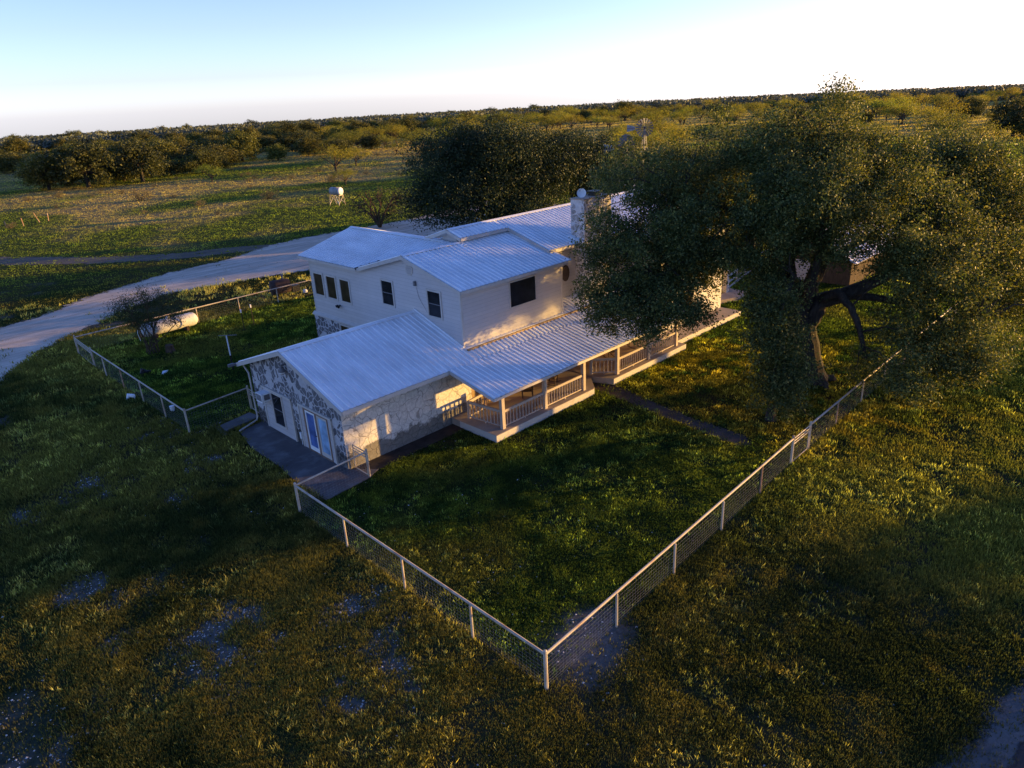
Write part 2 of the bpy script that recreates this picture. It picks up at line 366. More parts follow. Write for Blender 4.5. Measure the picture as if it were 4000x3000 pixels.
def bare_mask(x, y):
    """caliche showing through outside the yard"""
    n = fbm(x, y, .28, 5, 5)
    m = sstep(.56, .70, n) * .8 * sstep(24, 14, x) * sstep(9.5, 12, y)
    for cx, cy, rr in ((5.6, 18.9, 1.9), (8.9, 16.6, 1.7), (7.6, 14.2, 1.1), (0., 19.6, 2.0), (5.8, 33.4, 1.2), (3.1, 32.9, 1.2), (8.2, 29.8, .6)):
        m = np.maximum(m, sstep(rr * 1.25, rr * .2, np.hypot(x - cx, y - cy) + (n - .5) * 3.4) * .9)
    m = m * (.25 + .75 * sstep(.38, .66, fbm(x, y, 1.3, 8, 4)))
    yard = inpoly(x, y, YARD)
    m = np.where(yard, 0, m)
    m = np.maximum(m, sstep(1.7, .4, np.hypot((x - 13.1) * .8, y - 10.7) + (n - .5) * 2) * .95)
    return m

# ------------------------------------------------------------------ ground sheet
def axis_coords(lo, hi, fine_lo, fine_hi, step, grow=1.13):
    c = list(np.arange(fine_lo, fine_hi + 1e-6, step)); s_ = step; v = fine_hi
    while v < hi: s_ *= grow; v += s_; c.append(v)
    s_ = step; v = fine_lo; pre = []
    while v > lo: s_ *= grow; v -= s_; pre.append(v)
    return np.array(pre[::-1] + c)
gx = axis_coords(-2600, 2600, -8, 70, .3); gy = axis_coords(-2600, 2600, -6, 100, .3)
GX, GY = np.meshgrid(gx, gy, indexing='ij'); X1 = GX.ravel(); Y1 = GY.ravel()
def ground_col(x, y):
    d = np.hypot(x, y)
    yard = inpoly(x, y, YARD)[..., None]
    n1 = fbm(x, y, .12, 21)[..., None]; n2 = fbm(x, y, .9, 31)[..., None]; n3 = fbm(x, y, .03, 41)[..., None]
    green = np.array([.016, .028, .008]); brown = np.array([.050, .040, .020]); gold = np.array([.24, .185, .09]); fgreen = np.array([.06, .075, .022])
    near = green + (brown - green) * np.clip(sstep(.45, .75, n2) * .6, 0, 1)
    outer = green * 1.1 + (brown * 1.0 - green) * np.clip(sstep(.35, .65, n1) * .8 + .1, 0, 1)
    q = fbm(x, y, .02, 43, 3)[..., None] * .6 + fbm(x, y, .09, 44, 3)[..., None] * .4
    far = fgreen + (gold - fgreen) * sstep(.47, .66, q + np.clip((d[..., None] - 172) / 400, -.16, .22)) * .9
    c = np.where(yard, near, outer)
    c = c + (far - c) * sstep(70, 110, d)[..., None]
    b = bare_mask(x, y)[..., None]
    c = c + (np.array([.135, .122, .108]) - c) * b
    # leaf litter under the oak
    lit = sstep(11, 4, np.hypot(x - 35.5, y - 15))[..., None] * .7
    return c + (np.array([.075, .045, .018]) - c) * lit
me = bpy.data.meshes.new('ground'); nx, ny = len(gx), len(gy)
co = np.stack([X1, Y1, gz(X1, Y1)], -1).astype(np.float32)
idx = np.arange(nx * ny).reshape(nx, ny)
q = np.stack([idx[:-1, :-1], idx[1:, :-1], idx[1:, 1:], idx[:-1, 1:]], -1).reshape(-1, 4).astype(np.int32)
me.vertices.add(len(co)); me.vertices.foreach_set('co', co.ravel()); me.loops.add(q.size); me.loops.foreach_set('vertex_index', q.ravel())
me.polygons.add(len(q)); me.polygons.foreach_set('loop_start', np.arange(0, q.size, 4, dtype=np.int32)); me.update(calc_edges=True)
a = me.attributes.new('Col', 'FLOAT_COLOR', 'POINT'); c4 = np.ones((len(co), 4), np.float32); c4[:, :3] = ground_col(X1, Y1); a.data.foreach_set('color', c4.ravel())
me.materials.append(M['ground']); go = bpy.data.objects.new('ground', me); col.objects.link(go); go['kind'] = 'structure'

def road_sheet(name, poly, z, mat, cell=.8, edge=1.2):
    P = np.array(poly); x0, y0 = P.min(0) - 1; x1, y1 = P.max(0) + 1
    xs = np.arange(x0, x1 + cell, cell); ys = np.arange(y0, y1 + cell, cell)
    A, B = np.meshgrid(xs, ys, indexing='ij'); fx, fy = A.ravel(), B.ravel()
    d = np.full(fx.shape, 1e9)
    for i in range(len(poly)):
        p = P[i]; qd = P[(i + 1) % len(poly)] - p; L2 = qd @ qd
        tt = np.clip(((fx - p[0]) * qd[0] + (fy - p[1]) * qd[1]) / L2, 0, 1)
        d = np.minimum(d, np.hypot(fx - p[0] - tt * qd[0], fy - p[1] - tt * qd[1]))
    ins = inpoly(fx, fy, poly); sdist = np.where(ins, d, -d)
    e = np.clip(sdist / edge * .5 + .35, -1, 1.)
    n0, n1 = len(xs), len(ys); id_ = np.arange(n0 * n1).reshape(n0, n1)
    keep = (sdist > -1.3).reshape(n0, n1); cells = keep[:-1, :-1] & keep[1:, :-1] & keep[1:, 1:] & keep[:-1, 1:]
    qq = np.stack([id_[:-1, :-1], id_[1:, :-1], id_[1:, 1:], id_[:-1, 1:]], -1)[cells]
    used, inv = np.unique(qq, return_inverse=True); inv = inv.reshape(-1, 4)
    me = bpy.data.meshes.new(name)
    me.from_pydata(np.stack([fx[used], fy[used], np.full(len(used), z)], -1).tolist(), [], inv.tolist())
    at = me.attributes.new('Edge', 'FLOAT', 'POINT'); at.data.foreach_set('value', e[used].astype(np.float32))
    me.materials.append(mat); o = bpy.data.objects.new(name, me); col.objects.link(o); o['kind'] = 'structure'; return o
road_sheet('driveway', DRIVE, .012, M['drive'])
road_sheet('dirt_track', TRACK, .008, M['track'])
road_sheet('footpath', PATH, .012, M['path'], .3, .35)
VERGE = [(8, 2.3), (15.4, 1.7), (19.3, 1.0), (30, -.6), (60, -5), (60, -8), (19, -.4), (16.4, .3), (8, 1.)]
ROAD = [(4, 1.35), (16.4, .62), (17.6, .5), (19.6, .3), (30, -1.4), (70, -8.5), (70, -16), (30, -8.4), (4, -5)]
road_sheet('gravel_verge', VERGE, .012, M['verge'], .4, .7)
road_sheet('road', ROAD, .022, M['asphalt'], .5, .25)
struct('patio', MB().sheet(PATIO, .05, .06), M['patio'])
struct('soil_strip', MB().sheet(STRIP, .03, .04), M['soil'])

# ------------------------------------------------------------------ grass and pebbles
def blades(x, y, h, wd, k, colr, lean=.6):
    n = len(x); x = np.repeat(x, k); y = np.repeat(y, k); h = np.repeat(h, k) * RNG.uniform(.5, 1.25, n * k); wd = np.repeat(wd, k) * RNG.uniform(.6, 1.3, n * k)
    c = np.repeat(colr, k, 0)
    j = wd * 2.2
    x = x + RNG.normal(0, 1, n * k) * j; y = y + RNG.normal(0, 1, n * k) * j
    a = RNG.uniform(0, 2 * PI, n * k); b = RNG.uniform(0, 2 * PI, n * k); ln = RNG.uniform(.1, lean, n * k) * h
    z0 = gz(x, y)
    v = np.empty((n * k, 3, 3), np.float32)
    dx = np.cos(a) * wd / 2; dy = np.sin(a) * wd / 2
    v[:, 0] = np.stack([x - dx, y - dy, z0 - .01], -1); v[:, 1] = np.stack([x + dx, y + dy, z0 - .01], -1)
    v[:, 2] = np.stack([x + np.cos(b) * ln, y + np.sin(b) * ln, z0 + h], -1)
    cc = np.empty((n * k, 3, 3), np.float32); cc[:, :2] = c[:, None] * .75; cc[:, 2] = c * 1.25
    return v.reshape(-1, 3), cc.reshape(-1, 3)
def wedge(n, d0, d1, pw, half=41.):
    """points spread over the field of view, thinning out with distance"""
    u = RNG.uniform(0, 1, n)
    d = (d0 ** pw + u * (d1 ** pw - d0 ** pw)) ** (1 / pw)
    a = math.radians(45.8) + np.radians(RNG.uniform(-half, half, n))
    return d * np.cos(a), d * np.sin(a), d
def blocked(x, y):
    b = inpoly(x, y, HOUSE) | inpoly(x, y, PATIO) | inpoly(x, y, STRIP) | inpoly(x, y, ROAD)
    for P, pr in ((DRIVE, .985), (TRACK, .75), (PATH, .93), (VERGE, .7)):
        b |= inpoly(x, y, P) & (RNG.uniform(0, 1, len(x)) < pr)
    return b
def grass_col(x, y):
    yard = inpoly(x, y, YARD); d = np.hypot(x, y)
    n1 = fbm(x, y, .16, 51)[:, None]; n2 = fbm(x, y, 1.4, 61)[:, None]; n3 = fbm(x, y, .035, 41)[:, None]
    g1 = np.array([.030, .053, .019]); g2 = np.array([.102, .134, .030]); br = np.array([.152, .132, .048]); rd = np.array([.15, .105, .04]); gold = np.array([.36, .275, .13]); fg = np.array([.14, .18, .04])
    cy = g1 + (g2 - g1) * sstep(.35, .7, n2); cy = cy + (br - cy) * sstep(.55, .75, n1) * .55
    g0 = np.array([.038, .047, .023]); co_ = g0 + (br - g0) * sstep(.34, .62, n1 * .6 + n2 * .4); co_ = co_ + (rd - co_) * sstep(.62, .8, n2) * .35
    lush = (sstep(20, 26, x) * sstep(30, 10, y))[:, None]
    co_ = co_ + (g2 - co_) * lush * .4
    c = np.where(yard[:, None], cy, co_)
    q = fbm(x, y, .02, 43, 3)[:, None] * .6 + fbm(x, y, .09, 44, 3)[:, None] * .4
    far = fg + (gold - fg) * sstep(.47, .66, q + np.clip((d[:, None] - 172) / 400, -.16, .22)) * .9
    far = far * (.65 + .7 * fbm(x, y, .35, 45)[:, None])
    c = c + (far - c) * sstep(70, 100, d)[:, None]
    lit = sstep(11, 5, np.hypot(x - 35.5, y - 15))[:, None] * .8
    c = c + (np.array([.24, .17, .03]) - c) * lit * .8 * sstep(.35, .6, n2)
    return c * RNG.uniform(.75, 1.25, (len(x), 1))
def grass_layer(name, label, n, d0, d1, pw, hs, ws, k, half=41.):
    x, y, d = wedge(n, d0, d1, pw, half)
    keep = ~blocked(x, y)
    bm_ = bare_mask(x, y); dens = fbm(x, y, .8, 71)
    keep &= RNG.uniform(0, 1, n) > np.minimum(.93, bm_ * 1.25 * (.5 + fbm(x, y, 3.1, 72, 2)))
    keep &= RNG.uniform(0, 1, n) < .35 + 1.1 * sstep(.3, .6, dens)
    x, y, d, dens = x[keep], y[keep], d[keep], dens[keep]
    yard = inpoly(x, y, YARD)
    sc_ = np.clip(d / d0, 1, 6)
    h = hs * (.55 + .9 * dens) * np.where(yard, .62, 1.) * sc_ ** .45; wd = ws * sc_ ** .85
    v, c = blades(x, y, h, wd, k, grass_col(x, y))
    o = np_mesh(name, v, 3, M['blade'], c); tag(o, label, 'grass', None, 'stuff'); return o
grass_layer('grass', 'short dark green and brown grass growing over the yard and the ground around it', 380000, 9, 62, 1.1, .078, .017, 4)
grass_layer('pasture_grass', 'long dry grass tufts of the pasture beyond the driveway', 300000, 55, 470, .75, .075, .042, 4, 40.)
grass_layer('near_grass', 'short grass and weeds on the ground nearest the viewer', 150000, 8, 30, 1.5, .075, .015, 4, 64.)
def weeds(n, d0, d1, k, hh, ww, name, label, pw=1.2, br=2.9):
    x, y, d = wedge(n, d0, d1, pw)
    keep = ~blocked(x, y) & (RNG.uniform(0, 1, n) < sstep(.42, .68, fbm(x, y, .33, 81)) + .06)
    yard = inpoly(x, y, YARD); keep &= RNG.uniform(0, 1, n) < np.where(yard, .75, 1.) * (1 - np.minimum(1, bare_mask(x, y) * 1.5))
    x, y, d = x[keep], y[keep], d[keep]; sc_ = np.clip(d / 20, .8, 9)
    v, c = blades(x, y, hh * RNG.uniform(.6, 1.3, len(x)) * sc_ ** .4 * np.where(inpoly(x, y, YARD), .7, 1.), ww * sc_ ** .8 * np.ones(len(x)), k, grass_col(x, y) * br, .9)
    o = np_mesh(name, v, 3, M['blade'], c); tag(o, label, 'weeds', None, 'stuff')
weeds(36000, 9, 75, 10, .14, .030, 'weeds', 'clumps of broad yellow green weeds standing up in the short grass')  # clump colour raised above the grass to stand for sunlit tufts
weeds(20000, 70, 320, 8, .09, .04, 'pasture_weeds', 'clumps of dry weeds in the pasture past the driveway', .8, 1.0)
def pebbles(n):
    x = RNG.uniform(-3, 20, n * 12); y = RNG.uniform(1, 40, n * 12)
    m = bare_mask(x, y) * (~inpoly(x, y, PATIO)) * (~inpoly(x, y, HOUSE)); keep = RNG.uniform(0, 1, len(x)) < m ** 1.1 * .5 * (np.hypot(x - 13.1, y - 10.7) > 2.6) + m * .06 + .016
    x, y = x[keep][:n], y[keep][:n]; k = len(x); s_ = .012 + .03 * RNG.uniform(0, 1, k) ** 4 + .01 * RNG.uniform(0, 1, k)
    base = np.array([[1, 0, 0], [0, 1, 0], [-1, 0, 0], [0, -1, 0], [0, 0, .8]], float)
    v = np.empty((k, 4, 3, 3), np.float32)
    jit = base[None] * s_[:, None, None] * RNG.uniform(.6, 1.3, (k, 5, 3))
    rot = RNG.uniform(0, 2 * PI, k); c_, sn = np.cos(rot)[:, None], np.sin(rot)[:, None]
    P = np.stack([jit[..., 0] * c_ - jit[..., 1] * sn + x[:, None], jit[..., 0] * sn + jit[..., 1] * c_ + y[:, None], jit[..., 2] + .004], -1)
    for i in range(4): v[:, i, 0] = P[:, i]; v[:, i, 1] = P[:, (i + 1) % 4]; v[:, i, 2] = P[:, 4]
    o = np_mesh('gravel', v.reshape(-1, 3), 3, M['pebble']); tag(o, 'pale limestone pebbles scattered on the bare patches outside the pipe fence', 'gravel', None, 'stuff')
pebbles(9000)

# ------------------------------------------------------------------ trees
def leaf_quads(c, size, out=None, aspect=.55, up=.25, R=RNG):
    n = len(c); nrm = R.normal(0, 1, (n, 3)); nrm[:, 2] += up
    if out is not None: nrm += out * .7
    nrm /= np.linalg.norm(nrm, axis=1, keepdims=True)
    t_ = np.cross(nrm, R.normal(0, 1, (n, 3))); t_ /= np.linalg.norm(t_, axis=1, keepdims=True); b = np.cross(nrm, t_)
    s_ = (size * R.uniform(.65, 1.35, n))[:, None]
    v = np.empty((n, 4, 3), np.float32)
    v[:, 0] = c - t_ * s_ * .5; v[:, 1] = c + b * s_ * aspect * .5 - t_ * s_ * .05; v[:, 2] = c + t_ * s_ * .5; v[:, 3] = c - b * s_ * aspect * .5 - t_ * s_ * .05
    return v
def clusters(lobes, per_m2, R=RNG, shell=.42):
    out = []; nr = []
    for cx, cy, cz, rh, rz in lobes:
        k = max(4, int(per_m2 * 4 * PI * ((2 * (rh * rz) ** 1.6 + rh ** 3.2) / 3) ** (1 / 1.6)))
        d = R.normal(0, 1, (k, 3)); d /= np.linalg.norm(d, axis=1, keepdims=True)
        rr = R.uniform(0, 1, k) ** shell * (1 + R.normal(0, .09, k))
        out.append(np.array([cx, cy, cz]) + d * rr[:, None] * np.array([rh, rh, rz])); nr.append(d)
    return np.concatenate(out), np.concatenate(nr)
def foliage(cl, nr, nleaf, spread, size, R=RNG, aspect=.55, zs=.7):
    k = len(cl); sp = spread * R.uniform(.6, 1.3, k)
    p = np.repeat(cl, nleaf, 0) + R.normal(0, 1, (k * nleaf, 3)) * np.repeat(sp, nleaf)[:, None] * np.array([1, 1, zs])
    return leaf_quads(p, size, np.repeat(nr, nleaf, 0), aspect, R=R)
def tube_quads(pts, rad, n=6):
    pts = np.asarray(pts, float); k = len(pts); rings = []
    prev = None
    for i in range(k):
        d = pts[min(i + 1, k - 1)] - pts[max(i - 1, 0)]; d = d / (np.linalg.norm(d) + 1e-9)
        a_ = np.cross(d, [0, 0, 1] if abs(d[2]) < .9 else [1, 0, 0]) if prev is None else prev - d * (prev @ d)
        a_ = a_ / (np.linalg.norm(a_) + 1e-9); prev = a_; b = np.cross(d, a_)
        th = np.arange(n) * 2 * PI / n
        rings.append(pts[i] + (np.cos(th)[:, None] * a_ + np.sin(th)[:, None] * b) * rad[i])
    rings = np.array(rings); nxt = np.roll(rings, -1, 1)
    return np.stack([rings[:-1], nxt[:-1], nxt[1:], rings[1:]], 2).reshape(-1, 4, 3)
def limb(a, b, r0, r1, sag=.0, seg=6, wob=.06, n=6, R=RNG):
    a = np.array(a, float); b = np.array(b, float); ln = np.linalg.norm(b - a); pts = []
    for i in range(seg + 1):
        u = i / seg; p = a + (b - a) * u + R.normal(0, wob * ln / seg ** .5 * .6, 3) * math.sin(PI * u); p[2] += sag * ln * math.sin(PI * u); pts.append(p)
    return pts, tube_quads(pts, [r0 + (r1 - r0) * (i / seg) ** .8 for i in range(seg + 1)], n)
def branches(anchor_pts, targets, r0=.09, r1=.015, R=RNG, n=4, wob=.1, sag=.06):
    A_ = np.array(anchor_pts); out = []
    for tg in targets:
        dd = np.linalg.norm(A_ - tg, axis=1) + np.maximum(0, A_[:, 2] - tg[2]) * .6
        a_ = A_[np.argmin(dd)]
        out.append(limb(a_, tg, r0, r1, sag, 5, wob, n, R)[1])
    return np.concatenate(out)
def smooth_quads(o):
    me = o.data; me.polygons.foreach_set('use_smooth', [True] * len(me.polygons))
def tree_parts(root, leafv, trunkv, leafm, barkm):
    lo = Vector(root.location)
    off = np.array([lo.x, lo.y, lo.z], np.float32)
    c = np_mesh('crown', leafv.reshape(-1, 3) - off, 4, leafm, None, root)
    tr = np_mesh('trunk', trunkv.reshape(-1, 3) - off, 4, barkm, None, root)
    return c, tr

# the big live oak in the yard
OAK = [(36.2,14.7,12.9,2.2,1.8),(35.7,16.6,11.7,2.9,2.2),(38.1,12.9,11.1,3.0,2.1),(35.2,19.9,11.2,3.3,2.4),(32.1,21.6,9.9,3.2,2.5),(29.9,21.1,7.7,2.5,2.1),(28.4,20.7,5.9,1.9,1.5),(29.6,18.8,5.3,2.3,1.3),(31.8,19.1,8.2,2.6,2.1),(33.1,16.4,9.2,2.7,2.5),(33.2,13.5,10.2,3.0,2.3),(36.8,11.4,9.0,3.2,2.4),(41.8,10.7,9.4,3.1,2.5),(39.4,8.9,7.0,3.1,2.4),(36.0,9.5,7.0,2.2,1.8),(36.5,8.8,3.9,2.6,1.7),(38.7,7.4,3.0,2.1,1.8),(34.3,9.0,2.1,1.3,1.2),(30.3,13.5,4.0,1.05,1.8),(30.1,13.0,2.1,.85,1.0),(32.3,15.8,6.9,1.4,1.4),(42.8,7.0,4.6,2.0,2.3)]
R1 = np.random.default_rng(5)
oak = thing('oak_tree', 'huge spreading live oak in the front yard, dark crown over the rear of the house', 'tree', (36.8, 14.2, 0))
OAK += [(35.4,11.0,2.3,.8,.7), (37.9,10.2,5.0,1.3,.9), (28.0,22.0,7.5,1.0,1.3), (28.8,22.6,9.0,.8,.9), (27.4,21.5,6.0,1.0,1.0), (38.3,23.4,7.6,1.7,1.5), (37.6,22.6,6.2,1.5,1.1), (27.3,20.8,5.0,1.4,0.9), (27.8,19.6,4.6,1.4,0.8), (28.3,18.5,5.0,1.4,0.7), (29.2,17.6,5.3,1.1,0.7), (30.9,14.3,5.5,1.1,1.2), (30.5,13.4,2.8,1.0,1.3), (30.3,12.8,1.5,0.7,0.7), (44.4,9.6,10.4,2.6,1.6), (42.6,11.0,11.4,2.0,1.1), (37.4,8.0,2.0,1.7,1.1), (44.6,9.6,8.6,2.8,2.6), (43.6,7.4,6.2,2.4,2.2), (33.6,20.5,6.3,1.9,1.2), (34.6,21.4,7.3,1.8,1.2), (32.4,20.4,5.6,1.5,.9), (38.5,22.5,9.4,1.8,1.8), (30.4, 13.4, 4.6, 1.2, 1.4), (30.2, 13.1, 3.0, 1.1, 1.3), (30.0, 12.9, 1.6, .9, .8), (32.6, 14.6, 5.6, 1.3, 1.1), (36.5, 21.3, 9.6, 2.5, 2.3), (31.0, 20.2, 6.2, 1.8, 1.4), (33.6, 19.6, 6.6, 1.9, 1.5), (34.6, 15.2, 8.2, 2.4, 2.2), (36.2, 13.6, 10.2, 2.6, 2.2)]  # includes lobes added in the sun's path to shade upper wall and chimney
sub, sn = clusters(OAK, .50, R1, .45)
sub = [(x, y, z, R1.uniform(.65, 1.05), R1.uniform(.45, .75)) for x, y, z in sub]
cl, nr = clusters(sub, 1.5, R1, .5)
lv = foliage(cl, nr, 34, .24, .125, R1); print('oak leaves', len(lv))
fringe, fn = clusters([(x, y, z, r * 1.03, q * 1.04) for x, y, z, r, q in OAK], .35, R1, .12)
lv = np.concatenate([lv, foliage(fringe, fn, 26, .26, .12, R1)])
T0 = (36.8, 14.2, -.1)
lm = []; anch = []
def lmb(pts, rads, n=9):
    # a limb through given points with slight wobble
    P = []; Q = []
    for i in range(len(pts) - 1):
        for u in (0, .33, .66):
            P.append(np.array(pts[i]) * (1 - u) + np.array(pts[i + 1]) * u + R1.normal(0, .05, 3)); Q.append(rads[i] * (1 - u) + rads[i + 1] * u)
    P.append(np.array(pts[-1], float)); Q.append(rads[-1])
    lm.append(tube_quads(P, Q, n)); anch.extend(P[2:])
lmb([T0, (36.75, 14.25, .35), (36.42, 14.57, 2.0), (36.1, 14.9, 3.7)], [1.0, .72, .66, .7], 12)
lmb([(36.1, 14.9, 3.6), (35.6, 15.4, 5.6), (35.1, 15.8, 7.7), (34.8, 16.2, 10.6)], [.55, .42, .33, .12])
lmb([(36.3, 14.6, 3.2), (36.55, 14.1, 4.6), (37.4, 12.9, 5.1), (37.9, 11.7, 5.9), (38.6, 10.3, 7.0)], [.5, .45, .36, .27, .14])
lmb([(36.2, 14.8, 3.7), (36.6, 14.8, 5.5), (37.2, 14.5, 7.4), (38.0, 13.7, 9.4)], [.42, .34, .25, .1])
lmb([(36.4, 14.2, 4.5), (35.9, 13.1, 5.3), (35.6, 12.5, 5.0), (35.6, 11.9, 4.2), (35.45, 11.2, 2.3)], [.3, .22, .19, .16, .09])
lmb([(35.8, 15.2, 5.3), (34.1, 16.8, 7.0), (31.8, 18.4, 7.5), (29.6, 19.9, 6.4)], [.36, .26, .18, .07])
lmb([(36.6, 14.7, 5.3), (37.8, 14.6, 6.4), (39.6, 13.0, 7.6), (41.5, 11, 9)], [.28, .22, .15, .06])
lmb([(36.7, 13.9, 4.8), (38.2, 12.3, 4.7), (39, 10, 4.3), (38.9, 8, 3.4)], [.24, .2, .14, .06])
lmb([(35.2, 15.6, 7.2), (34.2, 18.2, 9.3), (33, 20.5, 10)], [.2, .14, .06])
lmb([(34.9, 15.0, 6.0), (33.4, 14.4, 6.6), (31.2, 13.8, 5.6), (30.3, 13.4, 3.4)], [.18, .14, .1, .04])
lmb([(36.1, 14.9, 3.7), (35.0, 14.0, 6.2), (34.0, 13.5, 9.2)], [.33, .22, .08])
lmb([(37.1, 14.6, 6.6), (37.4, 15.6, 8.6), (36.6, 15.2, 12.6)], [.2, .14, .05])
for k in range(5):  # root flare
    an = k * 1.26 + .4; lmb([(36.75, 14.2, .55), (36.75 + .8 * math.cos(an), 14.2 + .8 * math.sin(an), .12), (36.75 + 1.5 * math.cos(an), 14.2 + 1.5 * math.sin(an), -.1)], [.42, .26, .1], 6)
anch = [p for p in anch if p[2] > 2.5]
pick = cl[R1.choice(len(cl), 330, replace=False)]
lm.append(branches(anch, pick, .055, .012, R1))
tc, tt_ = tree_parts(oak, lv, np.concatenate(lm), M['oak'], M['bark']); smooth_quads(tt_)

# its yellowing neighbour at the right edge of the yard
R2 = np.random.default_rng(15)
o2 = thing('oak_tree', 'yellowing thin crowned tree beside the huge live oak, with bare twigs showing', 'tree', (46.5, 9.2, 0))
L2 = [(46.8,7.8,7.4,2.4,2.4), (45.3, 8.7, 8.2, 2.4, 2.6), (47.5, 9.5, 9.3, 2.0, 1.6), (48.2, 7.4, 7.0, 2.2, 2.2), (46.0, 6.6, 5.6, 2.0, 1.8), (49.5, 10, 6.8, 1.8, 1.8)]
cl2, nr2 = clusters(L2, .7, R2, .6); lv2 = foliage(cl2, nr2, 34, .32, .13, R2)
tl = []; an2 = []
for e_, r_ in (((46.3, 9, 5), .22), ((45.4, 8.7, 8), .12), ((48, 8, 7.5), .12), ((47.3, 9.6, 9), .1), ((46.2, 7, 5.8), .1)):
    p, qv = limb((46.5, 9.2, 0 if r_ > .2 else 3.2), e_, r_ * 1.5, r_ * .5, .03, 6, .06, 7, R2); tl.append(qv); an2 += p[2:]
tl.append(branches(an2, cl2[R2.choice(len(cl2), 90, replace=False)], .04, .008, R2))
tree_parts(o2, lv2, np.concatenate(tl), [M['oak_yel']], M['bark_m'])

# dark oaks behind the house
def big_oak(name, label, base, lobes, leaf, nleaf, size, per, spread, seed, bark=.7):
    R = np.random.default_rng(seed)
    rt = thing(name, label, 'tree', base, None)
    cl, nr = clusters(lobes, per, R); lv = foliage(cl, nr, nleaf, spread, size, R)
    bl = []; anc = []
    for k, (x, y, z, rr, q_) in enumerate(lobes):
        p, qv = limb((base[0], base[1], base[2] + 1.2), (x, y, z), bark * .6, .08, .05, 7, .08, 6, R); bl.append(qv); anc += p[2:]
    bl.append(limb((base[0], base[1], base[2] - .1), (base[0], base[1], base[2] + 1.6), bark, bark * .8, 0, 4, .02, 9, R)[1])
    bl.append(branches(anc, cl[R.choice(len(cl), min(len(cl), 90), replace=False)], .06, .015, R))
    tree_parts(rt, lv, np.concatenate(bl), leaf, M['bark']); return rt
big_oak('oak_tree', 'wide dark oak directly behind the house, left of the stone chimney', (57, 59.5, 0), [(53.1,62.8,8.8,4.6,3.9),(57.2,58.8,9.6,5.2,3.3),(50.7,63.7,4.9,3.0,2.9),(52.9,58.8,4.9,5.2,3.4),(59.7,56.4,6.4,4.4,3.9),(56.8,55,3.5,4,2),(61.5,58.5,9.2,3.6,2.7),(55,60.5,10.2,3.6,2.6)], M['oak_dark'], 46, .22, 1.7, .6, 31)
big_oak('oak_tree', 'dark oak behind the chimney, right neighbour of the wide dark oak', (66.5, 55.5, 0), [(64.4,55.9,7.4,3.6,3.0),(68.1,55.1,5.9,3.2,2.8),(71.2,56.4,8.6,2.6,1.9),(68.4,53.4,3.8,2.3,2.3),(66.4,56.4,8.9,3.0,2.4),(70,54.5,7.4,2.6,2.2)], M['oak_dark'], 46, .22, 1.6, .55, 32, .5)
big_oak('oak_tree', 'dark oak standing between the back of the house and the huge live oak', (48.5, 31, 0), [(46.5,32.5,9.4,3.0,2.3),(49.5,30,8.6,3.2,2.6),(47,35,7.8,2.6,2.2),(52,28.5,7.0,2.8,2.4),(51,33,6.4,3.4,2.6)], M['oak'], 44, .2, 1.3, .5, 33, .5)
big_oak('oak_tree', 'dark oak behind the white board fence past the huge live oak', (65, 32.5, 0), [(64.5,34,8.0,3.4,2.4),(67.5,31,7.4,3.4,2.6),(70.5,30,6.4,3.0,2.4),(68,36,5.6,3.4,2.6)], M['oak'], 40, .24, 1.0, .55, 34, .5)

big_oak('oak_tree', 'unseen oak added east of the yard, crown raised to dapple the upper wall', (62, 6, 0), [(61,5.5,7.9,2.6,1.3),(63.5,7,7.4,2.4,1.3),(60,8,7.2,2,1.1),(64.5,4,7.8,2,1.2)], M['oak'], 26, .2, .8, .4, 35, .4)  # added out of view; crown shaped to dapple the wall, slabs stay sunlit
# thin twiggy tree behind the second storey
R3 = np.random.default_rng(41)
bt = thing('bare_tree', 'sparse twiggy tree with few leaves behind the second storey roof', 'tree', (54, 78.7, 0))
L3 = [(52.2,80.4,3.0,2.0,1.7),(54.2,78.5,3.8,2.3,2.0),(56.3,76.4,3.7,2.2,1.7),(54.9,77.8,1.6,2.5,1.4)]
cl3, nr3 = clusters(L3, .8, R3, .6); lv3 = foliage(cl3, nr3, 12, .4, .2, R3)
tl = []; an3 = []
for k in range(9):
    a_ = k * .7; p, qv = limb((54, 78.7, 0), (54 + 2.4 * math.cos(a_), 78.7 + 2.4 * math.sin(a_), R3.uniform(2.5, 5)), .16, .05, .1, 6, .12, 5, R3); tl.append(qv); an3 += p[2:]
tl.append(branches(an3, cl3, .05, .012, R3)); tree_parts(bt, lv3, np.concatenate(tl), M['oak_dark'], M['bark_m'])

# feathery many-stemmed bush by the white tank
R4 = np.random.default_rng(42)
bu = thing('mesquite_bush', 'airy dark green many-stemmed bush in front of the white tank', 'bush', (14.9, 50.7, 0))
L4 = [(14.3,51.4,3.4,1.0,.8),(15.2,50.5,3.9,.9,.8),(16.0,49.7,3.6,.8,.9),(14.5,51.2,2.3,1.3,.8),(15.3,50.4,2.5,1.1,.9),(13.7,51.9,3.0,.7,.6),(16.3,49.5,2.5,.8,.7)]
cl4, nr4 = clusters(L4, 3.6, R4, .7); lv4 = foliage(cl4, nr4, 44, .22, .115, R4, .32, 1.3)
tl = []; an4 = []
for k in range(11):
    a_ = k * .571; s4 = (14.9 + .4 * math.cos(a_), 50.7 + .4 * math.sin(a_), -.05); e_ = cl4[R4.integers(len(cl4))]
    p, qv = limb(s4, e_, .05, .02, .06, 6, .08, 5, R4); tl.append(qv); an4 += p[1:]
tl.append(branches(an4, cl4[::2], .018, .006, R4, 3)); tree_parts(bu, lv4, np.concatenate(tl), M['bushleaf'], M['bark_m'])

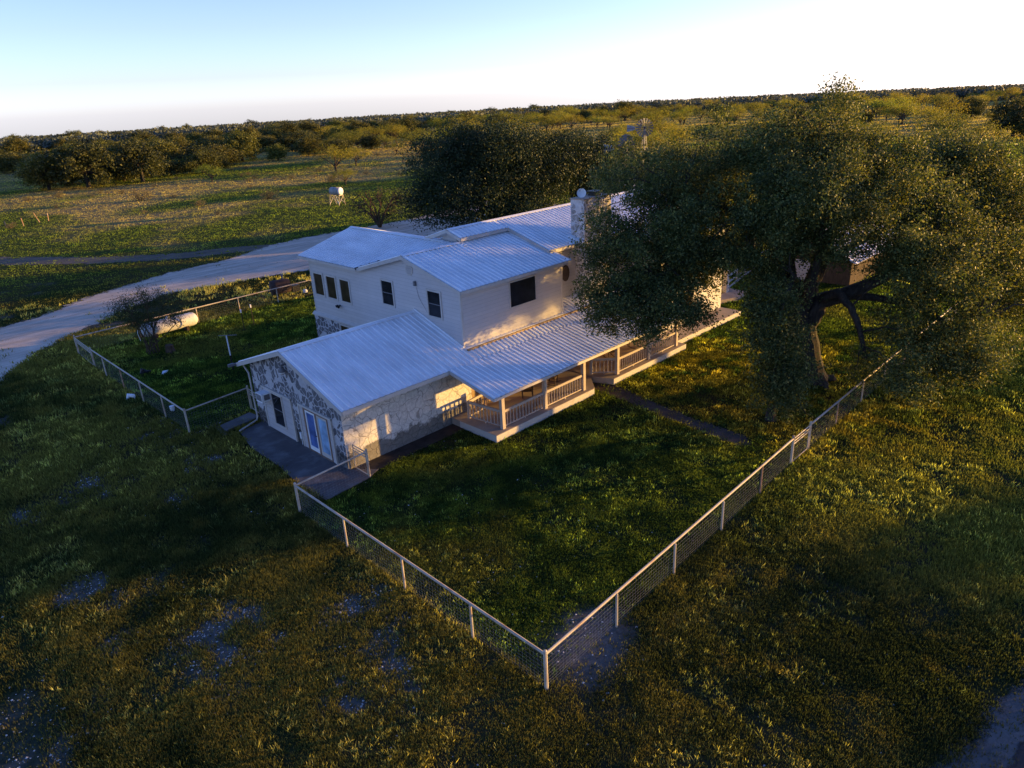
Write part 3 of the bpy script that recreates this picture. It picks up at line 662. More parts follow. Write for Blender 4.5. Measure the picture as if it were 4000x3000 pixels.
# ---- trees of the pasture: a few shapes, each copied as its own object
def far_tree(kind, seed):
    R = np.random.default_rng(seed)
    if kind == 'oak':
        lb = []; hgt = R.uniform(5.6, 7.0); wdt = R.uniform(2.6, 3.3)
        for k in range(9):
            a_ = k * 2.4 + R.uniform(-.4, .4); q = (k / 9) ** .5 * wdt
            lb.append((q * math.cos(a_), q * math.sin(a_), hgt * (.58 - .26 * (q / wdt) ** 2) + R.uniform(-.5, .5), R.uniform(1.2, 1.8), R.uniform(1.0, 1.5)))
        for k in range(6):
            a_ = k * 1.05 + R.uniform(-.3, .3); lb.append((wdt * .72 * math.cos(a_), wdt * .72 * math.sin(a_), R.uniform(1.1, 1.7), R.uniform(.9, 1.3), R.uniform(.8, 1.2)))
        cl, nr = clusters(lb, 1.1, R); lv = foliage(cl, nr, 20, .34, .30, R)
        trk = [limb((0, 0, -.3), (0, 0, hgt * .35), .28, .2, 0, 3, .03, 6, R)[1]]
        for x, y, z, _, _ in lb: trk.append(limb((0, 0, hgt * .25), (x, y, z), .13, .04, .05, 4, .08, 4, R)[1])
    elif kind == 'mesq':
        lb = []; hgt = R.uniform(3.6, 4.6); wdt = R.uniform(2.2, 3.0)
        for k in range(8):
            a_ = k * 2.4 + R.uniform(-.5, .5); q = (k / 8) ** .5 * wdt
            lb.append((q * math.cos(a_), q * math.sin(a_), hgt * (.72 - .2 * (q / wdt) ** 2) + R.uniform(-.35, .35), R.uniform(.9, 1.3), R.uniform(.55, .85)))
        cl, nr = clusters(lb, 1.5, R, .6); lv = foliage(cl, nr, 13, .3, .21, R, .35)
        trk = [limb((0, 0, -.2), (.2, .1, hgt * .3), .16, .12, 0, 3, .05, 6, R)[1]]
        for x, y, z, _, _ in lb: trk.append(limb((.1, 0, hgt * .2), (x, y, z), .08, .02, .08, 5, .1, 4, R)[1])
    else:
        lb = [(0, 0, .5, .9, .6), (.6, .2, .4, .6, .45), (-.5, .4, .4, .7, .5)]
        cl, nr = clusters(lb, 3, R, .7); lv = foliage(cl, nr, 16, .16, .14, R, .3)
        trk = [limb((0, 0, -.1), tuple(cl[i]), .03, .01, 0, 3, .1, 3, R)[1] for i in range(0, len(cl), 4)]
    return lv, np.concatenate(trk)
PROTO = {}
for kind, lm_, bk, n_ in (('oak', 'oak_far', 'bark', 5), ('mesq', 'mesq', 'bark_m', 4), ('shrub', 'sage', 'bark_m', 3)):
    for i in range(n_):
        lv_, tv_ = far_tree(kind, 100 + 7 * i + {'oak': 0, 'mesq': 50, 'shrub': 90}[kind])
        a_ = np_mesh(kind + '_crown', lv_.reshape(-1, 3), 4, M[lm_]); b_ = np_mesh(kind + '_trunk', tv_.reshape(-1, 3), 4, M[bk])
        allv = np.concatenate([lv_.reshape(-1, 3), tv_.reshape(-1, 3)])
        c_ = np_mesh(kind + '_whole', allv, 4, [M[lm_], M[bk]])
        mi = np.zeros(len(allv) // 4, np.int32); mi[len(lv_):] = 1; c_.data.polygons.foreach_set('material_index', mi)
        PROTO[kind, i] = (a_.data, b_.data, c_.data)
        for o in (a_, b_, c_): bpy.data.objects.remove(o)
def plant(kind, i, x, y, s, rz, name, label, group, sz=None, whole=True):
    a_, b_, c_ = PROTO[kind, i]
    z = float(gz(np.array([x]), np.array([y]))[0])
    cat = {'oak': 'tree', 'mesq': 'tree', 'shrub': 'shrub'}[kind]
    if whole:
        o = bpy.data.objects.new(name, c_); col.objects.link(o)
    else:
        o = bpy.data.objects.new(name, None)
        col.objects.link(o)
        for nm, d_ in (('crown', a_), ('trunk', b_)):
            q_ = bpy.data.objects.new(nm, d_); col.objects.link(q_); q_.parent = o
    o.location = (x, y, z); o.rotation_euler = (0, 0, rz); o.scale = (s, s, (sz or s)); tag(o, label, cat, group); return o
PLACED = []
def free(x, y, d):
    for px, py, pd in PLACED:
        if (px - x) ** 2 + (py - y) ** 2 < (.5 * (d + pd)) ** 2: return False
    PLACED.append((x, y, d)); return True
# named ones that can be told apart
NAMED = [
 ('oak', 0, 51, 189.5, 2.0, 'rounded live oak at the left woodland edge, left of a similar oak in the open', 'oak_tree'),
 ('oak', 1, 62.8, 188.5, 1.9, 'rounded live oak standing out in front of the left woodland with its short trunk showing', 'oak_tree'),
 ('oak', 2, 44.5, 196, 1.7, 'darker live oak tucked against the left side of the two rounded oaks', 'oak_tree'),
 ('oak', 3, 104.8, 222.7, 1.8, 'broad live oak at the right end of the woodland edge beyond the clearing', 'oak_tree'),
 ('oak', 4, 109.5, 209, 1.0, 'smaller live oak at the foot of the broad oak by the clearing', 'oak_tree'),
 ('mesq', 0, 79.9, 211.9, 1., 'small yellow green bushy tree at the woodland edge right of the rounded oaks', 'mesquite_tree'),
 ('mesq', 1, 70.6, 167.4, 1.1, 'lone small yellow green tree in the dry grass of the left pasture', 'mesquite_tree'),
 ('mesq', 2, 95.2, 153.9, 1.9, 'large leaning yellow mesquite above the raised tank', 'mesquite_tree'),
 ('mesq', 3, 107.5, 164.2, 1.4, 'pale mesquite just behind the large leaning yellow mesquite', 'mesquite_tree'),
 ('mesq', 0, 80.8, 127.8, 1.0, 'yellow mesquite right behind the raised tank', 'mesquite_tree'),
 ('mesq', 1, 128.3, 224.5, 1.0, 'bushy yellow green mesquite against the dark woodland edge, left of the clearing', 'mesquite_tree'),
 ('mesq', 2, 151.8, 221.4, .95, 'flat topped yellow mesquite in the clearing, left of its twin', 'mesquite_tree'),
 ('mesq', 3, 154.5, 216.5, .95, 'flat topped yellow mesquite in the clearing, right of its twin', 'mesquite_tree'),
 ('mesq', 0, 136.5, 185.6, 1.1, 'thin open mesquite in front of the clearing', 'mesquite_tree'),
 ('oak', 1, 317.6, 233.1, 1.9, 'big dark oak alone in the mesquite flat behind the windmill wheel', 'oak_tree'),
 ('oak', 2, 212, 41.5, 1.75, 'dark rounded oak at the right edge of the view above the yellowing tree', 'oak_tree'),
 ('oak', 3, 206, 36, 1.3, 'dark oak at the far right edge, right of the rounded one', 'oak_tree'),
 ('shrub', 0, 47.8, 147.6, 2.2, 'grey green dry bush at the near side of the left pasture', 'shrub'),
 ('shrub', 1, 61.7, 123.9, 1.7, 'thin dry shrub in the middle of the pasture, left of the raised tank', 'shrub'),
 ('shrub', 2, 40.9, 173.9, 1.3, 'dry yellow shrub below the darker live oak', 'shrub'),
 ('shrub', 1, 34.9, 173, 1.2, 'dry yellow shrub near the left edge of the pasture', 'shrub'),
]
for kd, i, x, y, s_, lab, nm in NAMED:
    free(x, y, s_ * 4); plant(kd, i, x, y, s_, random.uniform(0, 6), nm, lab, None, None, False)
sh = plant('shrub', 0, 82.5, 135.1, 1.9, 1., 'shrub', 'dark round shrub left of the yellow mesquite behind the raised tank', None, None, False)
sh2 = plant('shrub', 2, 47.8, 113.5, .55, 1., 'shrub', 'tiny dark shrub casting a long shadow on the green grass of the pasture', None, None, False)
for o in (sh, sh2):
    pass
HEAD = math.radians(45.8)
def polar(azd, d): a_ = HEAD - math.radians(azd); return d * math.cos(a_), d * math.sin(a_)
cnt = 0
# woodland on the left (bearing -39 .. about +2 degrees from the view axis)
tries = 0
while cnt < 272 and tries < 20000:
    tries += 1
    az = random.uniform(-38, 4); d = 195 + 420 * random.random() ** 1.35
    near = 268 - 70 * math.exp(-((az + 31) / 4) ** 2) if az < -27 else (205 + max(0, az + 27) * .6 if az < -20 else 225 + max(0, az + 12) * 13)
    if az < -34: near = 275
    if d < near: continue
    x, y = polar(az, d); s_ = random.uniform(.9, 1.9)
    if float(fbm(np.array([x]), np.array([y]), .022, 93, 3)[0]) < .40 + .07 * random.random(): continue
    if az > -14 and d < 330 and random.random() < .6: continue
    if not free(x, y, s_ * 3.5): continue
    zone = 'left edge' if az < -30 else ('middle' if az < -16 else 'right part')
    plant('oak', random.randrange(5), x, y, s_, random.uniform(0, 6.3), 'oak_tree', 'one of the many dark olive live oaks crowding the woodland on the left horizon', 'live oaks of the left woodland', s_ * random.uniform(.68, .95)); cnt += 1
# mesquite flat in the middle and on the right
cnt = 0; tries = 0
while cnt < 240 and tries < 30000:
    tries += 1
    az = random.uniform(-13, 39); d = 150 + 330 * random.random() ** .8
    lo_ = 215 if az < -4 else (185 if az < 8 else 120)
    if d < lo_: continue
    x, y = polar(az, d)
    dens = float(fbm(np.array([x]), np.array([y]), .018, 91)[0])
    if random.random() > (dens - .36) * 4.5: continue
    s_ = random.uniform(1.2, 2.2)
    if not free(x, y, s_ * 2.6): continue
    plant('mesq', random.randrange(4), x, y, s_, random.uniform(0, 6.3), 'mesquite_tree', 'one of the yellow green mesquites dotting the dry flat behind the trees of the house', 'mesquites of the dry flat'); cnt += 1
# dark oaks sprinkled in the flat
cnt = 0
while cnt < 26:
    az = random.uniform(-10, 39); d = random.uniform(260, 470); x, y = polar(az, d); s_ = random.uniform(.9, 1.4)
    if not free(x, y, s_ * 4): continue
    plant('oak', random.randrange(5), x, y, s_, random.uniform(0, 6.3), 'oak_tree', 'one of the dark oaks scattered among the yellow mesquites of the flat', 'dark oaks scattered in the flat'); cnt += 1
# dry shrubs of the left pasture
cnt = 0
while cnt < 46:
    az = random.uniform(-36, 3); d = random.uniform(125, 240); x, y = polar(az, d)
    if y < 118: continue
    if not free(x, y, 2): continue
    plant('shrub', random.randrange(3), x, y, random.uniform(.45, 1.0), random.uniform(0, 6.3), 'shrub', 'one of the low dry shrubs strewn over the left pasture', 'dry shrubs in the left pasture'); cnt += 1
# far woods on the horizon: nobody could count them
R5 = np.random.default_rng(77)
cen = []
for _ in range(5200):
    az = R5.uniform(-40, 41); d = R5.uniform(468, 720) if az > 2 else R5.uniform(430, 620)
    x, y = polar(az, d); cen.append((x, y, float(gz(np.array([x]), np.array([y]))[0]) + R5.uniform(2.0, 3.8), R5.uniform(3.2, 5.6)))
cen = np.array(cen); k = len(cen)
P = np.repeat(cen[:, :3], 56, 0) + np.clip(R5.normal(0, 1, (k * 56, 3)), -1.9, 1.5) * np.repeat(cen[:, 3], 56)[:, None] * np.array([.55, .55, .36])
fw = np_mesh('far_woods', leaf_quads(P, 1.5, None, .8, .3, R5).reshape(-1, 3), 4, M['farwood']); tag(fw, 'haze tinted grey green woods covering the far rise along the horizon', 'woods', None, 'stuff')
# trees standing east of the yard, just out of the picture, that throw the long shadows over the lawn
EAST = [('mesq', 0, 66, -4, 1.1), ('mesq', 1, 78, -13.5, 1.1), ('mesq', 2, 92, -34, 1.2), ('oak', 3, 76, -24, .85), ('mesq', 1, 112, -33.5, 1.2),
        ('oak', 0, 53, -13, .58), ('oak', 1, 58, -18.5, .62), ('oak', 2, 63, -26, .8), ('mesq', 0, 47, -9.0, .6), ('oak', 4, 66, -22, .6)]
for i, (kd, j, x, y, s_) in enumerate(EAST):
    plant(kd, j, x, y, s_, i * 1.3, 'oak_tree' if kd == 'oak' else 'mesquite_tree', 'tree standing east of the yard beyond the right edge of the picture', 'trees east of the yard')

# ------------------------------------------------------------------ the house
house = thing('ranch_house', 'two storey ranch house with white metal roofs, cream siding and stone walls', 'house', (21.9, 30, 0))
def ribbed(mb, e0, eu, length, upv, pitch=.3048, hr=.045, lift=.0, lo=None, hi=None):
    """metal roof sheet: ribs run up the slope. lo/hi(t) give start/end fraction of the slope at distance t along the eave"""
    e0 = Vector(e0); eu = Vector(eu).normalized(); upv = Vector(upv); nn = eu.cross(upv).normalized()
    if nn.z < 0: nn = -nn
    prof = []; tt = 0.
    while tt < length:
        for dt, hh in ((0, 0), (.10, 0), (.12, hr), (.16, hr), (.18, 0)):
            if tt + dt < length: prof.append((tt + dt, hh))
        tt += pitch
    prof.append((length, 0)); vs = []; fs = []
    for i, (q_, hh) in enumerate(prof):
        a_ = lo(q_) if lo else 0.; b_ = hi(q_) if hi else 1.
        for fr in (a_, b_): vs.append(e0 + eu * q_ + upv * fr + nn * (hh + lift))
        if i: fs.append((2 * i - 2, 2 * i, 2 * i + 1, 2 * i - 1))
    mb.add(vs, fs)
    # underside
    c = [e0, e0 + eu * length, e0 + eu * length + upv, e0 + upv]
    if lo is None and hi is None: mb.add([p - nn * .03 for p in c], [(3, 2, 1, 0)])
def cap(mb, a, b, slope, axis, wd=.19, lift=.05):
    """ridge cap: two thin folded strips standing on the ribs"""
    a = Vector(a); b = Vector(b); o_ = Vector((0, wd, -wd * slope)) if axis == 'x' else Vector((wd, 0, -wd * slope))
    o2_ = Vector((-o_.x, -o_.y, o_.z)); z = Vector((0, 0, lift))
    mb.add([a + z + o_, a + z, b + z, b + z + o_], [(0, 1, 2, 3)]); mb.add([a + z + o2_, a + z, b + z, b + z + o2_], [(3, 2, 1, 0)])
    th = Vector((0, 0, -.012))
    for q_ in (o_, o2_): mb.add([a + z + q_, b + z + q_, b + z + q_ + th, a + z + q_ + th], [(0, 1, 2, 3)])

# ---- front wing
XO, X1_, YR, YL = 13.94, 21.95, 24.75, 34.56
YC = (YR + YL) / 2 - .03; ZR = 4.92; ZE = 3.24
wv = MB(); wv.prism([(14.30, 25.51, -.1), (14.30, 33.86, -.1), (14.30, 33.86, 3.38), (14.30, YC, 4.78), (14.30, 25.51, 3.38)], (7.6, 0, 0))
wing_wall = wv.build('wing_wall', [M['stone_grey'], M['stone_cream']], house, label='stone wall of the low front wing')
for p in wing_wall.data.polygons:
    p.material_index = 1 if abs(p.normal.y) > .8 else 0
rb = MB(); ribbed(rb, (XO, YR, ZE), (1, 0, 0), X1_ - XO, (0, YC - YR, ZR - ZE)); ribbed(rb, (XO, YL, ZE), (1, 0, 0), X1_ - XO, (0, YC - YL, ZR - ZE))
wing_roof = rb.build('wing_roof', M['roof'], house, label='white ribbed metal roof of the low front wing')
cb = MB(); cap(cb, (XO - .01, YC, ZR), (X1_, YC, ZR), .34, 'x'); cb.build('ridge_cap', M['roof'], wing_roof)
fb = MB(); s_ = .34
for y0, y1 in ((YR, YC), (YL, YC)):
    fb.prism([(XO - .03, y0, ZE - .01), (XO - .03, y1, ZR - .01), (XO - .03, y1, ZR - .22), (XO - .03, y0, ZE - .22)], (.04, 0, 0))
fb.box(XO + .02, X1_, YR - .03, YR + .01, ZE - .2, ZE - .012); fb.box(XO + .02, X1_, YL - .01, YL + .03, ZE - .2, ZE - .012)
fb.build('fascia', M['trim'], wing_roof)
sf = MB()   # soffit and rafters under the gable overhang
sf.quad((XO + .02, YR + .03, ZE - .16), (14.3, YR + .03, ZE - .16), (14.3, YC, ZR - .19), (XO + .02, YC, ZR - .19)); sf.quad((XO + .02, YL - .03, ZE - .16), (14.3, YL - .03, ZE - .16), (14.3, YC, ZR - .19), (XO + .02, YC, ZR - .19))
sf.quad((14.3, YR, ZE - .15), (X1_, YR, ZE - .15), (X1_, 25.51, ZE + .10), (14.3, 25.51, ZE + .10)); sf.quad((14.3, YL, ZE - .15), (X1_, YL, ZE - .15), (X1_, 33.86, ZE + .09), (14.3, 33.86, ZE + .09))
sf.build('soffit', M['wood_red'], wing_roof)
gt = MB(); gt.box(XO - .12, X1_, YL + .03, YL + .14, ZE - .16, ZE - .05); gt.box(XO - .42, XO - .12, YL + .03, YL + .16, ZE - .16, ZE - .02)
gt.build('gutter', M['grey'], wing_roof)
# boarded bays with window and door
X = 14.30
b1 = MB(); b1.box(X - .05, X + .02, 30.02, 32.72, .02, 2.24); bay = b1.build('siding_bay', M['panel'], house)
bt_ = MB()
for y in (29.97, 32.77): bt_.box(X - .08, X + .02, y - .05, y + .05, .02, 2.3)
bt_.box(X - .09, X + .02, 29.92, 32.82, 2.24, 2.34); bt_.build('bay_trim', M['trim'], bay)
b2 = MB(); b2.box(X - .05, X + .02, 28.80, 29.16, .02, 2.24); bay2 = b2.build('siding_bay', M['panel'], house); b2 = MB(); b2.box(X - .05, X + .02, 26.44, 26.66, .02, 2.24); b2.build('siding_bay', M['panel'], house)
b3 = MB(); b3.box(X - .08, X + .02, 29.16, 29.26, .02, 2.3); b3.box(X - .08, X + .02, 26.34, 26.44, .02, 2.3); b3.box(X - .085, X + .02, 26.34, 29.26, 2.24, 2.34); b3.build('bay_trim', M['trim'], bay2)
def window(xyz0, xyz1, axis, glass, sash=True, fw=.09, name='window', depth=.05, mull=False, gname='pane'):
    """axis 'x': lies in a plane x=const facing -x; 'y': plane y=const facing -y"""
    (a0, z0), (a1, z1) = xyz0, xyz1
    f = MB(); g = MB()
    def bx(mb, u0, u1, w0, w1, d0, d1):
        if axis[0] == 'x': mb.box(axis[1] - d1, axis[1] - d0, u0, u1, w0, w1)
        else: mb.box(u0, u1, axis[1] - d1, axis[1] - d0, w0, w1)
    bx(f, a0 - fw, a0, z0 - fw, z1 + fw, -.02, depth); bx(f, a1, a1 + fw, z0 - fw, z1 + fw, -.02, depth)
    bx(f, a0, a1, z0 - fw, z0, -.02, depth + .003); bx(f, a0, a1, z1, z1 + fw, -.02, depth + .003)
    fo = f.build(name, M['trim'], house)
    bx(g, a0, a1, z0, z1, -.02, .012); g.build(gname, glass, fo)
    if sash:
        s = MB(); zm = (z0 + z1) / 2; bx(s, a0, a1, zm - .02, zm + .02, .012, .03)
        bx(s, a0, a0 + .025, z0, z1, .012, .022); bx(s, a1 - .025, a1, z0, z1, .012, .022); s.build('sash', M['grey'] if glass is M['glass'] else M['trim'], fo)
    return fo
window((30.86, .52), (31.84, 2.17), ('x', X - .05), M['glass'], True, .07)
dr = MB()
for y0, y1 in ((28.68, 28.80), (26.66, 26.74)): dr.box(X - .075, X + .02, y0, y1, .05, 2.24)
dr.box(X - .072, X + .02, 26.74, 28.68, 2.16, 2.24); dr.box(X - .10, X + .02, 26.74, 28.68, .02, .09); dr.box(X - .06, X + .02, 27.64, 27.80, .09, 2.16)
door_frame = dr.build('patio_door', M['wood_red'], house, label='pair of glazed patio doors in the stone gable wall')
for y0, y1, gm, fm in ((27.80, 28.68, 'glass_blue', 'white'), (26.74, 27.64, 'glass_pale', 'trim')):
    d = MB(); fwd = .10
    d.box(X - .05, X + .01, y0, y0 + fwd, .09, 2.16); d.box(X - .05, X + .01, y1 - fwd, y1, .09, 2.16); d.box(X - .05, X + .01, y0 + fwd, y1 - fwd, .09, .30); d.box(X - .05, X + .01, y0 + fwd, y1 - fwd, 2.04, 2.16)
    lf = d.build('door_leaf', M[fm], door_frame)
    g = MB(); g.box(X - .03, X + .0, y0 + fwd, y1 - fwd, .30, 2.04); g.build('pane', M[gm], door_frame)
h_ = MB(); h_.tube([(X - .05, 27.86, 1.0), (X - .10, 27.86, 1.0), (X - .10, 27.95, 1.0)], .015, 6); h_.build('handle', M['black'], door_frame)
# fittings on the gable wall, each fixed to the house
ac = MB(); ac.box(13.78, 14.3, 32.0, 32.62, 1.72, 2.14); aco = ac.build('air_conditioner', M['white'], house)
gl = MB()
for k in range(7): gl.box(13.765, 13.78, 32.05, 32.57, 1.77 + k * .05, 1.80 + k * .05)
gl.box(13.9, 14.2, 31.985, 32.0, 1.8, 2.08); gl.build('grille', M['grey'], aco)
br = MB(); br.bar((13.8, 32.06, 1.70), (14.28, 32.06, 1.3), .03, .03); br.bar((13.8, 32.56, 1.70), (14.28, 32.56, 1.3), .03, .03); br.bar((13.78, 32.0, 1.7), (13.78, 32.62, 1.7), .03, .03); br.build('bracket', M['white'], aco)
lp = MB(); lp.tube([(14.3, 29.9, 4.12), (14.08, 29.9, 4.10), (14.08, 29.9, 3.98)], .05, 8); lp.tube([(14.08, 29.9, 4.02), (14.08, 29.9, 3.9), (14.08, 29.9, 3.8)], [.09, .15, .17], 12)
lpo = lp.build('flood_light', M['grey'], house); lb_ = MB(); lb_.tube([(14.08, 29.9, 3.81), (14.08, 29.9, 3.72), (14.08, 29.9, 3.66)], [.14, .12, .05], 12); lb_.build('lamp_globe', M['white'], lpo)
pb = MB(); pb.box(14.2, 14.3, 33.4, 33.62, 1.45, 1.95); pb.build('meter_box', M['grey'], house)
pb = MB(); pb.box(14.22, 14.3, 29.38, 29.52, .38, .70); pb.tube([(14.26, 29.45, .38), (14.26, 29.45, .03)], .02, 6); pb.build('outlet_box', M['white'], house)
dp = MB(); dp.tube([(14.2, YL - .05, ZE - .12), (14.2, 33.95, ZE - .5), (14.2, 33.93, .3), (14.1, 33.85, .13), (12.9, 33.34, .10)], .045, 8); dp.build('drain_pipe', M['trim'], house)

# ---- main two storey block
BX0, BX1, BY0, BY1 = 21.90, 29.50, 25.83, 40.10
SL = .272; YG = 29.95; ZG = 7.88; XR = 25.64; ZLR = 7.82; EX = 21.50; EZ = 6.69
wb = MB()
wb.prism([(BX0, BY0, 3.05), (BX0, BY1, 3.05), (BX0, BY1, 6.62), (BX0, 34.3, 6.62), (BX0, YG, 7.74), (BX0, BY0, 6.60)], (BX1 - BX0, 0, 0))
wb.prism([(BX0 + .01, BY1 - .01, 6.55), (XR, BY1 - .01, 7.68), (BX1 - .01, BY1 - .01, 6.55)], (0, -.3, 0))
upper = wb.build('upper_wall', M['siding'], house, label='cream lap siding of the upper storey')
cbd = MB()
cbd.box(BX0 - .012, BX0 + .008, BY0 - .012, BY0 + .1, 3.1, 6.55); cbd.box(BX0 - .01, BX0 + .1, BY0 - .014, BY0, 3.4, 6.5); cbd.build('corner_board', M['trim'], upper)
cbd = MB(); cbd.box(BX0 - .012, BX0 + .008, BY1 - .11, BY1, 3.1, 6.55); cbd.build('corner_board', M['trim'], upper)
cbd = MB(); cbd.box(BX1 - .1, BX1 + .012, BY0 - .014, BY0, 3.4, 6.5); cbd.build('corner_board', M['trim'], upper)
lw = MB(); lw.box(BX0 - .09, BX1, BY0 + .05, BY1 + .12, -.1, 3.02); lower = lw.build('lower_wall', M['stone_grey'], house, label='stone ground floor wall below the siding')
lg = MB(); lg.prism([(BX0 - .17, BY0, 2.98), (BX0 + .0, BY0, 3.12), (BX0, BY0, 2.94), (BX0 - .17, BY0, 2.9)], (0, BY1 + .2 - BY0, 0)); lg.build('ledge', M['trim'], lower)
# opening in the stone ground floor, half hidden by the wing roof
op = window((35.3, 1.5), (37.2, 2.74), ('x', BX0 - .09), M['glass_warm'], True, .10)
for y0, y1 in ((38.69, 39.66), (37.25, 38.22), (35.77, 36.72)): window((y0, 4.33), (y1, 5.65), ('x', BX0), M['glass_warm'], False, .10)
for y0, y1 in ((31.42, 32.41), (27.38, 28.37)):
    zz = 4.89 if y0 > 30 else 4.91; window((y0, zz), (y1, zz + 1.31), ('x', BX0), M['glass'], True, .10)
window((25.32, 4.92), (27.26, 6.23), ('y', BY0), M['glass'], False, .07)
vb = MB(); oc = [(BX0 - .03, 29.75 + .33 * math.cos(PI / 8 + k * PI / 4), 7.12 + .33 * math.sin(PI / 8 + k * PI / 4)) for k in range(8)]
vb.prism(oc, (.04, 0, 0)); vo = vb.build('gable_vent', M['trim'], house)
vs_ = MB()
for k in range(8): zz = 6.90 + k * .056; hw = .24 if 1 < k < 6 else .17; vs_.box(BX0 - .05, BX0 - .03, 29.75 - hw, 29.75 + hw, zz, zz + .025)
vs_.build('louvre', M['panel'], vo)
wl = MB(); wl.box(BX0 - .14, BX0, 29.24, 29.36, 6.34, 6.58); wlo = wl.build('wall_light', M['grey'], house)
wc = MB(); wc.tube([(BX0 - .02, 29.3, 6.34), (BX0 - .02, 29.1, 5.7), (BX0 - .02, 28.55, 5.05)], .008, 4); wc.build('cable', M['grey'], wlo)
fl = MB(); fl.tube([(BX0, 37.05, 3.98), (BX0 - .1, 37.05, 3.98)], .03, 6); fl.tube([(BX0 - .1, 37.0, 4.0), (BX0 - .24, 36.93, 3.93)], [.05, .09], 8); fl.tube([(BX0 - .1, 37.12, 4.0), (BX0 - .24, 37.2, 3.93)], [.05, .09], 8); fl.build('spot_light', M['black'], house)
# roofs of the block
rb = MB(); XG0, XG1 = 21.60, 29.87; YE = 25.44; ZB = 6.65
ribbed(rb, (XG0, YE, ZB), (1, 0, 0), XG1 - XG0, (0, YG - YE, ZG - ZB))
ribbed(rb, (XG0, 34.23, EZ), (1, 0, 0), 4.6, (0, YG - 34.23, ZG - EZ))
gab = rb.build('gable_roof', M['roof'], house, label='white metal gable roof over the upper storey')
cb = MB(); cap(cb, (XG0, YG, ZG), (29.3, YG, ZG), SL, 'x'); cb.build('ridge_cap', M['roof'], gab)
fb = MB()
fb.prism([(XG0 - .03, YE, ZB - .01), (XG0 - .03, YG, ZG - .01), (XG0 - .03, YG, ZG - .2), (XG0 - .03, YE, ZB - .2)], (.04, 0, 0))
fb.prism([(XG0 - .03, 34.25, EZ - .01), (XG0 - .03, YG, ZG - .01), (XG0 - .03, YG, ZG - .2), (XG0 - .03, 34.25, EZ - .2)], (.04, 0, 0))
fb.box(XG0 + .02, XG1, YE - .03, YE + .01, ZB - .17, ZB - .012); fb.box(XG1 - .02, XG1 + .02, YE + .01, YE + .5, ZB - .17, ZB + .08)
fb.build('fascia', M['trim'], gab)
sf = MB(); sf.quad((XG0, YE, ZB - .14), (XG1, YE, ZB - .14), (XG1, BY0, ZB - .06), (XG0, BY0, ZB - .06)); sf.build('soffit', M['trim'], gab)
rb = MB(); ribbed(rb, (EX, 33.4, EZ), (0, 1, 0), 40.62 - 33.4, (XR - EX, 0, ZLR - EZ), lo=lambda t_: max(0., (1.0 - t_) / 3.2) if t_ < 1 else 0.)
ribbed(rb, (EX, 29.2, EZ), (0, 1, 0), 4.2, (XR - EX, 0, ZLR - EZ), lo=lambda t_: .995 - .99 * t_ / 4.6)
ribbed(rb, (29.78, 31.0, EZ), (0, 1, 0), 9.62, (XR - 29.78, 0, ZLR - EZ))
side = rb.build('side_roof', M['roof'], house, label='white metal roof of the left part of the upper storey')
cb = MB(); cap(cb, (XR, 31.2, ZLR), (XR, 40.63, ZLR), SL, 'y'); cb.build('ridge_cap', M['roof'], side)
fb = MB(); fb.box(EX - .03, EX + .01, 34.26, 40.62, EZ - .17, EZ - .012)
fb.prism([(EX, 40.6, EZ - .012), (XR, 40.6, ZLR - .012), (XR, 40.6, ZLR - .18), (EX, 40.6, EZ - .18)], (0, .04, 0)); fb.build('fascia', M['trim'], side)
sf = MB(); sf.quad((EX, 34.3, EZ - .13), (BX0, 34.3, EZ - .07), (BX0, 40.6, EZ - .07), (EX, 40.6, EZ - .13)); sf.build('soffit', M['trim'], side)

# ---- rear block with the long ridge
YRR, ZRR, SR = 30.94, 8.50, .315
XB0, XE = 25.59, 45.75
wb = MB()
wb.prism([(29.52, 26.95, -.1), (29.52, 36.5, -.1), (29.52, 36.5, 6.7), (29.52, YRR, 8.38), (29.52, 26.95, 7.12)], (7.6, 0, 0))
wb.prism([(37.1, 24.6, -.1), (37.1, 36.5, -.1), (37.1, 36.5, 6.7), (37.1, YRR, 8.36), (37.1, 24.6, 6.38)], (8.2, 0, 0))
wb.prism([(XB0 + .3, 29.95, 7.4), (XB0 + .3, 32.6, 7.4), (XB0 + .3, YRR, 8.36)], (3.6, 0, 0))
rear = wb.build('rear_wall', M['siding'], house, label='cream wall of the rear block facing the lawn')
rb = MB()
def rs(y): return ZRR - SR * abs(y - YRR)
ribbed(rb, (XB0, 29.78, rs(29.78)), (1, 0, 0), 29.33 - XB0, (0, YRR - 29.78, ZRR - rs(29.78)))
ribbed(rb, (29.33, 26.59, rs(26.59)), (1, 0, 0), 36.9 - 29.33, (0, YRR - 26.59, ZRR - rs(26.59)))
ribbed(rb, (36.9, 24.2, rs(24.2)), (1, 0, 0), XE - 36.9, (0, YRR - 24.2, ZRR - rs(24.2)))
ribbed(rb, (XB0, 32.95, rs(32.95)), (1, 0, 0), 29.33 - XB0, (0, YRR - 32.95, ZRR - rs(32.95))); ribbed(rb, (29.33, 37, rs(37)), (1, 0, 0), XE - 29.33, (0, YRR - 37, ZRR - rs(37)))
rroof = rb.build('rear_roof', M['roof'], house, label='highest white metal roof with the long ridge to the chimney')
cb = MB(); cap(cb, (XB0 - .01, YRR, ZRR), (XE, YRR, ZRR), SR, 'x'); cb.build('ridge_cap', M['roof'], rroof)
fb = MB()
for y0 in (29.78, 32.95): fb.prism([(XB0 - .03, y0, rs(y0) - .01), (XB0 - .03, YRR, ZRR - .01), (XB0 - .03, YRR, ZRR - .19), (XB0 - .03, y0, rs(y0) - .19)], (.04, 0, 0))
fb.box(XB0 + .02, 29.30, 29.75, 29.79, rs(29.78) - .19, rs(29.78) - .012)
